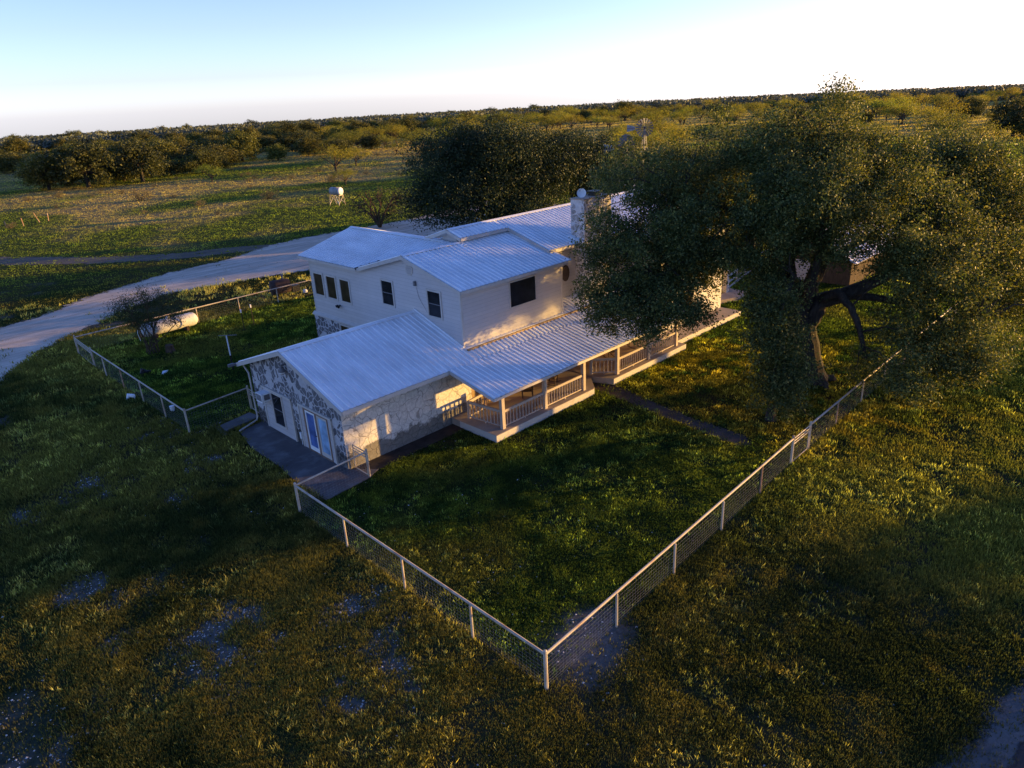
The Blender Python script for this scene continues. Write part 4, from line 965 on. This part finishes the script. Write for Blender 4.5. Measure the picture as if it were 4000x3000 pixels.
fb.prism([(29.30, 26.59, rs(26.59) - .01), (29.30, 29.8, rs(29.8) - .01), (29.30, 29.8, rs(29.8) - .2), (29.30, 26.59, rs(26.59) - .2)], (.04, 0, 0))
fb.box(29.345, 36.9, 26.56, 26.60, rs(26.59) - .19, rs(26.59) - .012)
fb.box(36.9, XE, 24.17, 24.21, rs(24.2) - .19, rs(24.2) - .012); fb.prism([(XE - .02, 24.2, rs(24.2) - .01), (XE - .02, YRR, ZRR - .01), (XE - .02, YRR, ZRR - .2), (XE - .02, 24.2, rs(24.2) - .2)], (.04, 0, 0))
fb.build('fascia', M['trim'], rroof)
sf = MB(); sf.quad((29.34, 26.6, rs(26.6) - .15), (36.9, 26.6, rs(26.6) - .15), (36.9, 26.96, rs(26.96) - .12), (29.34, 26.96, rs(26.96) - .12)); sf.quad((37, 24.2, rs(24.2) - .15), (XE, 24.2, rs(24.2) - .15), (XE, 24.6, rs(24.6) - .12), (37, 24.6, rs(24.6) - .12))
sf.quad((XB0 + .02, 29.79, rs(29.79) - .16), (29.3, 29.79, rs(29.79) - .16), (29.3, YRR, ZRR - .2), (XB0 + .02, YRR, ZRR - .2)); sf.quad((29.33, 26.6, rs(26.6) - .16), (29.6, 26.6, rs(26.6) - .16), (29.6, 29.8, rs(29.8) - .16), (29.33, 29.8, rs(29.8) - .16)); sf.build('soffit', M['trim'], rroof)
# chimney
ch = MB(); ch.box(32.0, 34.5, 26.25, 27.25, 2.9, 9.55); cho = ch.build('chimney', M['stone_chim'], house)
cc = MB(); cc.box(31.97, 34.53, 26.22, 27.28, 9.55, 9.62); cc.build('chimney_cap', M['concrete'], cho)
fc = MB(); fc.box(33.25, 33.85, 26.5, 27.0, 9.62, 9.72); fc.box(33.3, 33.8, 26.55, 26.95, 9.72, 9.84); fc.box(33.18, 33.92, 26.42, 27.08, 9.84, 9.88); fc.build('flue_hood', M['black'], cho)
fs_ = MB(); fs_.prism([(31.75, 26.2, 7.1), (32.02, 26.2, 7.14), (32.02, 27.3, 7.48), (31.75, 27.3, 7.42)], (0, 0, .08)); fs_.build('flashing', M['roof'], cho)
# dark round panel on the recessed wall
rp = MB(); rp.prism([(31.05 + .32 * math.cos(k * PI / 8), 26.95, 5.45 + .48 * math.sin(k * PI / 8)) for k in range(16)], (0, -.06, 0)); rp.build('round_panel', M['chair'], house)
# rear windows, mostly behind the oak
window((39.5, 4.0), (41.2, 5.3), ('y', 24.6), M['glass_warm'], True, .08); window((40, 1.2), (41.4, 2.4), ('y', 24.6), M['glass_warm'], True, .08)

# ---- porch
PW = MB(); PW.box(21.9, 37.1, 25.52, 25.62, .3, 3.6); pw = PW.build('porch_wall', M['logsiding'], house, label='tan wood wall under the porch roof')
for a_, b_ in ((23.2, 24.2), (33.4, 34.4)): window((a_, 1.2), (b_, 2.3), ('y', 25.52), M['glass_warm'], True, .08)
pd = MB(); pd.box(28.4, 29.4, 25.46, 25.52, .38, 2.45); pd.build('porch_door', M['wood_red'], house)
# main slope continued past the wing to the upper wall, then the flatter porch roof
rb = MB(); ribbed(rb, (X1_, YR, ZE), (1, 0, 0), 29.5 - X1_, (0, 1.09, .371)); ribbed(rb, (29.5, YR, ZE), (1, 0, 0), 7.25, (0, 2.2, .748))
PZ, PY = 2.60, 21.72
ribbed(rb, (19.94, PY, PZ), (1, 0, 0), 36.75 - 19.94, (0, YR - PY - .02, ZE - PZ + .025))
proof = rb.build('porch_roof', M['roof'], house, label='white metal porch roof at a flatter pitch')
fb = MB(); fb.box(19.94, 36.75, PY - .03, PY + .01, PZ - .15, PZ - .012)
fb.prism([(19.92, PY, PZ - .01), (19.92, YR, ZE + .01), (19.92, YR, ZE - .15), (19.92, PY, PZ - .15)], (.04, 0, 0)); fb.build('fascia', M['trim'], proof)
sf = MB(); sf.quad((19.97, PY, PZ - .11), (36.75, PY, PZ - .11), (36.75, 25.5, 3.22), (19.97, 25.5, 3.22)); sf.build('soffit', M['wood_red'], proof)
bm_ = MB(); bm_.box(20.6, 36.6, 22.54, 22.66, 2.44, 2.66); bm_.build('porch_beam', M['porchpaint'], proof)
fsh = MB(); fsh.prism([(21.83, BY0 - .03, 3.61), (21.83, YC, ZR + .06), (21.83, YC, ZR + .16), (21.83, BY0 - .03, 3.72)], (.06, 0, 0)); fsh.prism([(21.7, BY0 - .03, 3.63), (21.7, YC, ZR + .07), (21.88, YC, ZR + .08), (21.88, BY0 - .03, 3.64)], (0, 0, .015))
fsh.prism([(21.83, BY0 - .02, 3.61), (29.5, BY0 - .02, 3.61), (29.5, BY0 - .2, 3.60), (21.83, BY0 - .2, 3.60)], (0, 0, .02)); fsh.build('wall_flashing', M['roof'], proof)
# slabs
def slab(poly, name='porch_slab'):
    m_ = MB(); m_.sheet(poly, .37, .45); return m_.build(name, M['concrete'], house)
s1 = slab([(20.48, 22.28), (27.85, 22.28), (28.05, 22.42), (29.0, 23.42), (29.0, 25.52), (20.48, 25.52)])
s2 = slab([(29.6, 22.28), (37.0, 22.28), (37.0, 25.5), (29.2, 25.5), (29.2, 23.42)])
s3 = slab([(37.04, 23.02), (45.33, 23.05), (45.33, 24.55), (37.04, 24.58)])
eg = MB(); eg.box(20.46, 27.86, 22.26, 22.279, -.05, .355); eg.box(20.46, 20.479, 22.279, 24.9, -.05, .355); eg.box(29.6, 37.0, 22.26, 22.279, -.05, .355); eg.box(37.04, 45.3, 23.0, 23.02, -.05, .355); eg.build('slab_edge', M['concrete_w'], s1)
# posts and rails
PX = [21.24, 24.27, 27.34, 30.33, 33.39, 36.34]; PYp = 22.60
def post(x, y, z1, w_=.14, m='porchpaint'):
    m_ = MB(); m_.box(x - w_ / 2, x + w_ / 2, y - w_ / 2, y + w_ / 2, .37, z1); return m_.build('porch_post', M[m], house)
for x in PX: post(x, PYp, 2.46, .19)
post(21.0, 24.78, 1.28, .12); post(22.3, 24.95, 1.45, .13, 'wood_red'); post(29.42, 23.75, 1.45, .13)
def railing(a, b):
    a = Vector((*a, .37)); b = Vector((*b, .37)); d = (b - a).normalized(); ln = (b - a).length
    m_ = MB(); Z = Vector((0, 0, 1))
    m_.bar(a + Z * .88, b + Z * .88, .09, .13); m_.bar(a + Z * .1 + d * .02, a + Z * .86 + d * .02, .035, .04); m_.bar(b + Z * .1 - d * .02, b + Z * .86 - d * .02, .035, .04); m_.bar(a + Z * .10, b + Z * .10, .05, .06)
    ro = m_.build('railing', M['porchpaint'], house)
    nb = int(ln / .205); bb = MB()
    for i in range(1, nb):
        p = a + d * (ln * i / nb)
        bb.tube([p + Z * .12, p + Z * .24, p + Z * .30, p + Z * .42, p + Z * .55, p + Z * .66, p + Z * .72, p + Z * .82], [.030, .030, .018, .032, .022, .032, .030, .030], 6, False)
    bb.build('balusters', M['porchpaint'], ro)
    sp = a + d * ln / 2; m2 = MB(); m2.box(sp.x - .03, sp.x + .03, sp.y - .03, sp.y + .03, .37, .46); m2.build('rail_foot', M['porchpaint'], ro)
for a_, b_ in ((0, 1), (1, 2), (3, 4), (4, 5)): railing((PX[a_] + .09, PYp), (PX[b_] - .09, PYp))
railing((21.24, 22.70), (21.02, 24.7)); railing((21.05, 24.79), (22.25, 24.95)); railing((30.33, 22.7), (29.46, 23.7))
st = MB(); st.box(27.9, 29.3, 23.6, 25.5, -.05, .2); st.build('porch_step', M['concrete'], house)
# back steps, post and side slab beyond the end of the house
bs = MB(); bs.sheet([(48.6, 25.0), (50.4, 25.2), (50.7, 27.5), (45.4, 28.5), (45.4, 26.2)], .3, .35); bs.build('back_slab', M['concrete'], house)
bp_ = MB(); bp_.box(49.2, 49.55, 26.3, 26.65, .3, 2.0); bp_.build('back_post', M['trim'], house)

# left step slab beside the wing
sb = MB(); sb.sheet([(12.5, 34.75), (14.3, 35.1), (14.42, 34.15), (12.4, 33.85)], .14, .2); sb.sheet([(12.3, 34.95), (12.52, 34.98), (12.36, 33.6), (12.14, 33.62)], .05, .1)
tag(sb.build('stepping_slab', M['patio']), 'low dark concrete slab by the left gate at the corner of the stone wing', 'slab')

# dish on the chimney
ds = thing('satellite_dish', 'small round dish on top of the stone chimney', 'satellite dish', (32.5, 26.85, 9.62))
d_ = MB(); c0 = Vector((32.5, 26.85, 9.86)); nrm = Vector((-.72, -.6, .3)).normalized(); a_ = nrm.cross(Vector((0, 0, 1))).normalized(); b_ = a_.cross(nrm)
rings = []
for rr, dd in ((.0, .05), (.12, .035), (.24, 0), (.27, -.03)): rings.append([c0 - nrm * dd + (a_ * math.cos(k * PI / 8) + b_ * math.sin(k * PI / 8)) * rr for k in range(16)])
vs_ = [p for r_ in rings for p in r_]; d_.add(vs_, [(i * 16 + k, i * 16 + (k + 1) % 16, (i + 1) * 16 + (k + 1) % 16, (i + 1) * 16 + k) for i in range(3) for k in range(16)])
d_.build('reflector', M['white'], ds); d2 = MB(); d2.tube([(32.55, 26.9, 9.6), (32.55, 26.9, 9.85)], .025, 6); d2.build('mast', M['grey'], ds)

# rocking chairs on the porch
def rocker(x, y, rz, label):
    rt = thing('rocking_chair', label, 'chair', (x, y, .372), 'rocking chairs on the porch')
    R_ = Matrix.Rotation(rz, 4, 'Z')
    def T(mb):
        mb.v = [tuple((R_ @ Vector(p)) + Vector((x, y, .372))) for p in mb.v]; return mb
    s = MB(); s.box(-.25, .25, -.24, .24, .40, .44); T(s).build('seat', M['chair'], rt)
    b = MB()
    for sx in (-.24, .24): b.bar((sx, -.22, .42), (sx, -.48, 1.15), .045, .045)
    for k in range(4): q = k / 3; b.bar((-.24, -.27 - .2 * q, .58 + .5 * q), (.24, -.27 - .2 * q, .58 + .5 * q), .03, .075, (0, -.26, .73))
    T(b).build('backrest', M['chair'], rt)
    for sx in (-.27, .27):
        a = MB(); a.bar((sx, -.33, .66), (sx, .26, .62), .07, .03); a.bar((sx, .22, .62), (sx, .22, .06), .04, .04); a.bar((sx, -.22, .42), (sx, -.24, .06), .04, .04); T(a).build('armrest', M['chair'], rt)
        k_ = MB(); k_.tube([(sx, .42, .12), (sx, .22, .04), (sx, 0, .02), (sx, -.3, .05), (sx, -.55, .16)], .022, 6); T(k_).build('rocker', M['chair'], rt)
rocker(24.75, 24.3, 2.4, 'slatted brown rocking chair seen from behind, nearest the corner of the porch')
rocker(26.95, 24.5, 3.6, 'brown rocking chair between the middle porch posts, second from the porch corner')
rocker(32.2, 24.5, 2.8, 'rocking chair behind the railing just right of the porch steps gap')
rocker(34.6, 24.4, 2.9, 'rocking chair farthest along the porch, half hidden by oak leaves')

# ------------------------------------------------------------------ pipe fences and gates
def wire_mesh(a, b, h, parent, name='wire_mesh', dx=.15, zs=(.05, .15, .25, .36, .48, .60, .73, .87, 1.02, 1.16), r=.0014):
    a = np.array(a, float); b = np.array(b, float); ln = np.linalg.norm(b - a); d = (b - a) / ln; nrm = np.array([-d[1], d[0]])
    qs = []
    def strip(p, q_):
        p = np.array(p); q_ = np.array(q_); up = np.array([0, 0, 1.]) if abs((q_ - p)[2]) < .1 else np.array([d[0], d[1], 0.])
        s2 = np.array([nrm[0], nrm[1], 0]); o1 = (s2 + up) * r; o2 = (s2 - up) * r
        for o_ in (o1, o2): qs.append([p - o_, p + o_, q_ + o_, q_ - o_])
    for z in zs:
        if z < h: strip((*a, z), (*b, z))
    k = int(ln / dx)
    for i in range(1, k):
        p = a + d * (ln * i / k); strip((*p, .03), (*p, min(h, zs[-1])))
    return qs
def fence_run(root, pts, postspec, h=1.25, rust=(), rail_r=.042, skip_mesh=()):
    """pts: list of (x,y); postspec: indices that are corner posts (taller)"""
    for i, (x, y) in enumerate(pts):
        m_ = MB(); cz = h + .11 if i in postspec else h - .02; rr = .058 if i in postspec else .04
        m_.tube([(x, y, -.15), (x, y, cz), (x, y, cz + .03)], [rr, rr, rr * .5], 8); m_.build('post', M['pipe_rust'] if i in rust else M['pipe'], root)
    corners = [0] + [i for i in range(1, len(pts) - 1) if i in postspec] + [len(pts) - 1]
    qs = []
    for a_, b_ in zip(corners[:-1], corners[1:]):
        m_ = MB(); A_ = Vector((*pts[a_], h)); B_ = Vector((*pts[b_], h)); d = (B_ - A_).normalized()
        m_.tube([A_ + d * .03, B_ - d * .03], rail_r, 8); m_.build('rail', M['pipe'], root)
        qs += wire_mesh(pts[a_], pts[b_], h, root)
    loc = np.array(root.location); np_mesh('wire_mesh', (np.array(qs).reshape(-1, 3) - loc), 4, M['wire'], None, root)
def inter(a, b, n): return [(a[0] + (b[0] - a[0]) * i / n, a[1] + (b[1] - a[1]) * i / n) for i in range(n + 1)]
G_ = (14.57, 24.28); P4 = (11.02, 24.07); Cc_ = (10.84, 10.40); Q5 = (27.1, 10.93); Q6 = (28.87, 10.96)
f1 = thing('pipe_fence', 'cream pipe and wire fence with the corner nearest the viewer, enclosing the front lawn', 'fence', (10.84, 10.4, 0))
fence_run(f1, [G_, P4, (10.95, 20.49), (10.88, 16.88), (10.83, 13.42), Cc_, (14.12, 10.46), (17.43, 10.54), (20.78, 10.65), (24.05, 10.79), Q5], (0, 1, 5, 10), rust=(9,))
f2 = thing('pipe_fence', 'cream pipe fence running on from the lawn gate and vanishing under the oak leaves', 'fence', (28.87, 10.96, 0))
fence_run(f2, [Q6, (32.1, 11.03), (35.4, 11.09), (38.7, 11.15), (42, 11.2), (45.3, 11.25), (48.6, 11.3), (52, 11.35)], (0, 7), rust=(1, 4))
f3 = thing('pipe_fence', 'pipe and wire fence around the left yard, cornering beside the stone wing', 'fence', (11.16, 35.39, 0))
fence_run(f3, [(14.73, 35.78), (11.16, 35.39), (11.14, 38.5), (11.13, 41.74), (11.13, 44.92), (11.14, 48.18), (11.24, 50.84)], (0, 1, 6), rust=(4,))
f4 = thing('pipe_fence', 'back pipe fence of the left yard, behind the white tank', 'fence', (11.37, 54.77, 0))
fence_run(f4, [(11.37, 54.77), (15.6, 54.9), (19.94, 55.01), (23.4, 55.14), (26.85, 55.28), (30.3, 55.4), (33.7, 55.5), (37.2, 55.6)], (0, 7), rust=(1,))
def gate(name, label, a, b, h=1.22, bars=(1.22, 1.08, .95, .08), mesh_to=.95):
    rt = thing(name, label, 'gate', (a[0], a[1], 0)); A_ = Vector((*a, 0)); B_ = Vector((*b, 0)); Z = Vector((0, 0, 1)); d = (B_ - A_).normalized()
    m_ = MB()
    for e_ in (A_ + d * .09, B_ - d * .09): m_.tube([e_ + Z * .06, e_ + Z * h], .026, 7)
    for z in bars: m_.tube([A_ + d * .09 + Z * z, B_ - d * .09 + Z * z], .024, 7)
    mid = (A_ + B_) / 2
    m_.tube([A_ + d * .09 + Z * h, B_ - d * .09 + Z * h], .027, 7); m_.build('gate_frame', M['pipe'], rt)
    q_ = wire_mesh((A_ + d * .1)[:2], (B_ - d * .1)[:2], mesh_to, rt, r=.0014); np_mesh('wire_mesh', np.array(q_).reshape(-1, 3) - np.array(rt.location), 4, M['wire'], None, rt)
    lt = MB(); e_ = B_ - d * .09; lt.box(e_.x - .03, e_.x + .03, e_.y - .03, e_.y + .03, .98, 1.03); lt.build('latch', M['grey'], rt)
gate('yard_gate', 'small pipe gate closing the gap between the fence and the lit stone wall', (14.6, 25.48), G_)
gate('yard_gate', 'small pipe gate at the left back corner of the stone wing', (14.6, 33.95), (14.73, 35.70))
gate('yard_gate', 'pipe gate in the long right fence run beyond the footpath end', Q5, Q6)
gate('yard_gate', 'wide pipe gate at the far left corner of the left yard', (11.24, 50.84), (11.37, 54.77))
# old posts along the far pasture
for x, y, hh, rz, lab in ((28, 135, 1.5, .35, 'leaning pale fence post in the pasture, second from the right'), (25.2, 132.4, 1.3, .05, 'upright pale fence post in the pasture, third from the right'), (29.3, 135.3, 1.2, -.08, 'short thick fence post in the pasture, first from the right'), (23.2, 133.6, 1.0, .1, 'low fence post in the pasture, leftmost of the four')):
    m_ = MB(); m_.tube([(x, y, -.1), (x - rz * .8, y + rz * .8, hh * .6), (x - rz * 1.2, y + rz * 1.2, hh)], [.07, .065, .06], 7); tag(m_.build('fence_post', M['pipe_rust']), lab, 'post', 'old posts in the pasture')

# ------------------------------------------------------------------ things in the left yard
tk = thing('propane_tank', 'long chalky white tank lying on saddles behind the airy bush', 'tank', (17.45, 53.9, 0))
tm = MB(); a_ = Vector((15.35, 53.85, .78)); b_ = Vector((19.5, 53.95, .78)); d = (b_ - a_).normalized()
prof = [(-.0, .02), (.03, .2), (.10, .34), (.22, .45), (.4, .5)]
tm.tube([a_ + d * p for p, _ in prof] + [b_ - d * p for p, _ in prof[::-1]], [r_ for _, r_ in prof] + [r_ for _, r_ in prof[::-1]], 20); tm.build('tank_body', M['tank'], tk, True)
for q_ in (.9, 3.2):
    sm = MB(); c0 = a_ + d * q_; sm.box(c0.x - .09, c0.x + .09, c0.y - .42, c0.y + .42, -.02, .42); sm.build('saddle', M['rust_dark'], tk)
vm = MB(); c0 = (a_ + b_) / 2; vm.tube([(c0.x, c0.y, 1.24), (c0.x, c0.y, 1.40)], [.16, .14], 10); vm.build('valve_cover', M['tank'], tk)
er = MB(); er.tube([(15.2, 53.85, .12), (15.12, 53.85, .72), (15.2, 53.85, .95)], .02, 6); er.build('end_pipe', M['white'], tk)

sm_ = thing('barrel_smoker', 'rusty barrel smoker with an orange left end behind the back fence', 'smoker', (27.6, 57.6, 0))
A_ = Vector((26.3, 57.7, .82)); B_ = Vector((29.0, 57.0, .82)); d = (B_ - A_).normalized(); sd_ = Vector((-d.y, d.x, 0))
bb = MB(); bb.tube([A_ + d * 1.15, A_ + d * 1.6, A_ + d * 2.1, B_ - d * .1, B_, B_], [.62, .62, .62, .61, .50, .01], 18); bb.build('barrel', M['rust_dark'], sm_, True)
b2_ = MB(); b2_.tube([A_, A_, A_ + d * .06, A_ + d * 1.15], [.01, .54, .62, .625], 18); b2_.build('barrel_end', M['rust'], sm_, True)
for q_ in (.35, 2.35):
    lg_ = MB(); 
    for s_ in (-1, 1): p = A_ + d * q_ + sd_ * .3 * s_; lg_.bar((p.x, p.y, .45), (p.x + sd_.x * .12 * s_, p.y + sd_.y * .12 * s_, -.02), .05, .05)
    p0 = A_ + d * q_; lg_.bar((p0 + sd_ * .42) - Vector((0, 0, .55)), (p0 - sd_ * .42) - Vector((0, 0, .55)), .04, .04); lg_.build('leg_frame', M['rust_dark'], sm_)
fbx = MB(); c0 = B_ + d * .38; fbx.box(c0.x - .34, c0.x + .34, c0.y - .30, c0.y + .30, .22, .78); fbx.build('firebox', M['black'], sm_)
sk = MB(); c0 = A_ + d * 2.3 + sd_ * .2; sk.tube([(c0.x, c0.y, 1.1), (c0.x, c0.y, 1.72)], .09, 10); sk.tube([(c0.x, c0.y, 1.76), (c0.x, c0.y, 1.84)], [.17, .06], 10); sk.build('smoke_stack', M['grey'], sm_)
sf_ = MB(); sf_.box(27.0, 28.2, 57.0, 57.3, .62, .66); sf_.build('shelf', M['rust_dark'], sm_)
bk = MB(); bk.tube([(30.1, 56.5, 0), (30.1, 56.5, .22), (30.1, 56.5, .30)], [.2, .19, .03], 12); tag(bk.build('white_tub', M['white']), 'small white tub lying by the dark firebox of the barrel smoker', 'tub')

cp = thing('clothesline_post', 'T shaped clothesline post left of the stone wing roof', 'clothesline post', (16.9, 42.6, 0))
pm = MB(); pm.tube([(16.9, 42.6, -.1), (16.9, 42.6, 1.0)], .05, 8); pm.build('lower_pole', M['black'], cp)
pm = MB(); pm.tube([(16.9, 42.6, 1.0), (16.9, 42.6, 2.3)], .042, 8); pm.build('upper_pole', M['white'], cp)
pm = MB(); pm.bar((16.55, 43.0, 2.3), (17.35, 42.1, 2.32), .035, .035); pm.build('cross_arm', M['grey'], cp)
for x, y, lab in ((21.33, 50.15, 'dark steel post with a white tip in the left yard, left of its twin'), (22.44, 50.86, 'dark steel post with a white tip in the left yard, right of its twin')):
    rt = thing('steel_post', lab, 'post', (x, y, 0), 'steel posts in the left yard')
    m_ = MB(); m_.box(x - .025, x + .025, y - .02, y + .02, -.1, 1.38); m_.box(x - .008, x + .008, y + .02, y + .05, -.1, 1.38); m_.build('shaft', M['black'], rt)
    m_ = MB(); m_.box(x - .04, x + .04, y - .03, y + .055, 1.38, 1.62); m_.build('tip', M['white'], rt)
    m_ = MB(); m_.bar((x - .15, y, .03), (x + .15, y, .03), .02, .1); m_.build('anchor_plate', M['black'], rt)
m_ = MB(); m_.tube([(15.75, 49.75, -.05), (15.73, 49.77, .2), (15.74, 49.75, .52)], [.36, .28, .25], 11); tag(m_.build('tree_stump', M['bark_m']), 'brown tree stump at the foot of the airy bush', 'stump')
m_ = MB(); m_.tube([(13.55, 45.55, .02), (13.85, 45.8, .05), (14.15, 46.05, .02)], [.03, .16, .03], 10); m_.v = [(x, y, max(0.005, min(z, .12))) for x, y, z in m_.v]; tag(m_.build('feed_pan', M['white']), 'flat white pan lying on the grass of the left yard', 'pan')
m_ = MB(); m_.tube([(12.7, 46.75, .04), (12.9, 47.0, .22), (13.1, 46.85, .06), (13.3, 46.6, .12)], [.05, .12, .1, .03], 7); m_.box(12.75, 12.95, 46.7, 46.9, .005, .12); tag(m_.build('hose_reel', M['black']), 'small dark bent hose reel on the grass left of the white pan', 'hose reel')
m_ = MB(); m_.tube([(10.6, 42.9, .02), (10.75, 43.0, .22), (10.95, 42.8, .18), (11.0, 42.7, .03)], [.06, .15, .13, .04], 7); tag(m_.build('paper_sack', M['white']), 'crumpled white sack outside the left fence', 'sack')
m_ = MB(); m_.tube([(11.75, 39.15, .0), (11.75, 39.15, .28), (11.75, 39.15, .27)], [.11, .14, .11], 12); tag(m_.build('bucket', M['white']), 'white bucket just inside the left fence near its corner', 'bucket')
m_ = MB(); m_.tube([(30.75, 13.6, -.05), (30.7, 13.62, .3), (30.72, 13.6, .75)], [.33, .24, .2], 10); tag(m_.build('tree_stump', M['bark']), 'grey stump under the low hanging oak branch beside the footpath end', 'stump')

# raised tank in the pasture
et = thing('raised_tank', 'small tank raised on a steel stand in the pasture, sunlit end coloured white', 'tank', (63.4, 103.2, 0))
c1 = Vector((63.0, 104.3, 2.22)); c2 = Vector((63.5, 102.4, 2.22)); d = (c2 - c1).normalized()
m_ = MB(); m_.tube([c1, c1 + d * .05, c2 - d * .05], [.5, .62, .62], 18); m_.build('tank_shell', M['tank_grey'], et, True)
m_ = MB(); m_.tube([c2 - d * .05, c2, c2 + d * .12, c2 + d * .16], [.63, .63, .4, .02], 18); m_.build('sunlit_tank_end', M['white'], et, True)  # low sun on this end is put into its white colour
sd_ = Vector((-d.y, d.x, 0))
for p in (c1, c2):
    for s_ in (-1, 1):
        m_ = MB(); m_.bar(p + sd_ * .45 * s_ - Vector((0, 0, .6)), Vector((p.x, p.y, -.05)) + sd_ * .75 * s_, .055, .055); m_.build('leg', M['pipe'], et)
for s_ in (-1, 1):
    m_ = MB(); m_.bar(c1 + sd_ * .5 * s_ - Vector((0, 0, .62)), Vector((c2.x, c2.y, .3)) + sd_ * .7 * s_, .06, .06); m_.build('brace', M['pipe'], et)
for p in (c1, c2):
    m_ = MB(); m_.bar(p + sd_ * .5 - Vector((0, 0, .62)), p - sd_ * .5 - Vector((0, 0, .62)), .08, .08); m_.bar(p + sd_ * .5 - Vector((0, 0, .66)), Vector((p.x, p.y, .2)) - sd_ * .72, .06, .06); m_.build('cradle', M['pipe'], et)
m_ = MB(); m_.tube([c1 + d * .7 - Vector((0, 0, .6)), Vector((63.3, 102.9, .1))], .03, 6); m_.build('outlet_pipe', M['white'], et)

# windmills
def windmill(x, y, zh, R_, face, vang, vlab, vm_, label):
    rt = thing('windmill', label, 'windmill', (x, y, 0)); H = Vector((x, y, zh)); fv = Vector(face).normalized(); a_ = fv.cross(Vector((0, 0, 1))).normalized(); b_ = a_.cross(fv).normalized()
    w_ = MB()
    nb = 18
    for k in range(nb):
        t0 = 2 * PI * k / nb; t1 = t0 + 2 * PI / nb * .55
        def pp(t_, r_, off): return H + (a_ * math.cos(t_) + b_ * math.sin(t_)) * r_ + fv * off
        w_.add([pp(t0, R_ * .42, .0), pp(t1, R_ * .42, -.10), pp(t1, R_, -.22), pp(t0, R_, .0)], [(0, 1, 2, 3)])
        w_.bar(H, pp(t0 + .05, R_ * .95, -.06), .03, .03)
    for rr in (.45, .9):
        ring = [H - fv * .08 + (a_ * math.cos(k * PI / 12) + b_ * math.sin(k * PI / 12)) * R_ * rr for k in range(25)]; w_.tube(ring, .02, 4)
    w_.build('wheel', M['grey'], rt)
    h2 = MB(); h2.tube([H + fv * .15, H - fv * .6], [.12, .16], 10); h2.build('gear_box', M['black'], rt)
    vd = Vector(vang).normalized(); t_ = MB(); V0 = H + vd * R_ * 1.05; V1 = H + vd * R_ * 1.95
    up = Vector((0, 0, 1)); t_.add([V0 + up * .22 * R_ / 1.3, V0 + up * -.22 * R_ / 1.3, V1 - up * .5 * R_ / 1.3, V1 + up * .5 * R_ / 1.3], [(0, 1, 2, 3)]); t_.prism([V0 + up * .2, V0 - up * .2, V1 - up * .48, V1 + up * .48], vd.cross(up) * .03)
    t_.build('vane', vm_, rt)
    b3_ = MB(); b3_.bar(H, V1, .05, .05); b3_.build('vane_arm', M['red'], rt)
    for k in range(4):
        an = PI / 4 + k * PI / 2; m2 = MB(); m2.bar((x + 1.15 * math.cos(an), y + 1.15 * math.sin(an), -.1), (x + .12 * math.cos(an), y + .12 * math.sin(an), zh - .2), .08, .08); m2.build('tower_leg', M['grey'], rt)
    br_ = MB()
    for j in range(1, 6):
        q_ = j / 6; rr = 1.15 - 1.03 * q_; zz = (zh - .2) * q_; P_ = [(x + rr * math.cos(PI / 4 + k * PI / 2), y + rr * math.sin(PI / 4 + k * PI / 2), zz) for k in range(4)]
        for k in range(4): br_.bar(P_[k], P_[(k + 1) % 4], .04, .04)
    br_.build('tower_brace', M['grey'], rt)
windmill(92.98, 64.61, 9.77, 1.32, (-.75, -.6, .0), (-.55, .8, .0), 'v', M['tank'], 'windmill with a full grey wheel turned to the viewer, upper of the two')
windmill(71.5, 52.3, 9.0, 1.35, (-.9, .1, .0), (-.62, .62, -.05), 'v', M['white'], 'lower windmill in front, with a pale sunlit vane and open spokes')

# sheds seen through gaps in the trees
def shed(name, label, x0, x1, y0, y1, h0, h1, wallm):
    rt = thing(name, label, 'shed', ((x0 + x1) / 2, (y0 + y1) / 2, 0)); ym = (y0 + y1) / 2
    m_ = MB(); m_.prism([(x0, y0, -.1), (x0, y1, -.1), (x0, y1, h0), (x0, ym, h1 - .1), (x0, y0, h0)], (x1 - x0, 0, 0)); m_.build('wall', wallm, rt)
    r_ = MB(); ribbed(r_, (x0 - .3, y0 - .4, h0 - .1), (1, 0, 0), x1 - x0 + .6, (0, ym - y0 + .4, h1 - h0 + .1), .6); ribbed(r_, (x0 - .3, y1 + .4, h0 - .1), (1, 0, 0), x1 - x0 + .6, (0, ym - y1 - .4, h1 - h0 + .1), .6); r_.build('roof', M['roof'], rt)
    d_ = MB(); d_.box(x0 - .05, x0, ym - 1, ym + 1, 0, h0 - .3); d_.build('shed_door', M['panel'], rt)
shed('metal_shed', 'metal roofed shed glimpsed through the dark oaks right of the chimney', 75, 91, 53, 62, 2.9, 4.4, M['siding'])
shed('metal_shed', 'bluish metal roofed shed glimpsed between the big limbs of the huge live oak', 57, 68, 20, 27, 2.0, 3.9, M['bark_m'])
# white board fence behind the house
bfn = thing('board_fence', 'white three board fence behind the far end of the house', 'fence', (51.5, 28, 0))
A_ = Vector((51.2, 27.3, 0)); B_ = Vector((58.5, 28.8, 0)); d = B_ - A_
for k in range(4): p = A_ + d * k / 3; m_ = MB(); m_.box(p.x - .06, p.x + .06, p.y - .06, p.y + .06, -.1, 1.25); m_.build('post', M['trim'], bfn)
for z in (.15, .62, 1.12): m_ = MB(); m_.bar(A_ + Vector((0, -.09, z)), B_ + Vector((0, -.09, z)), .04, .17); m_.build('board', M['trim'], bfn)
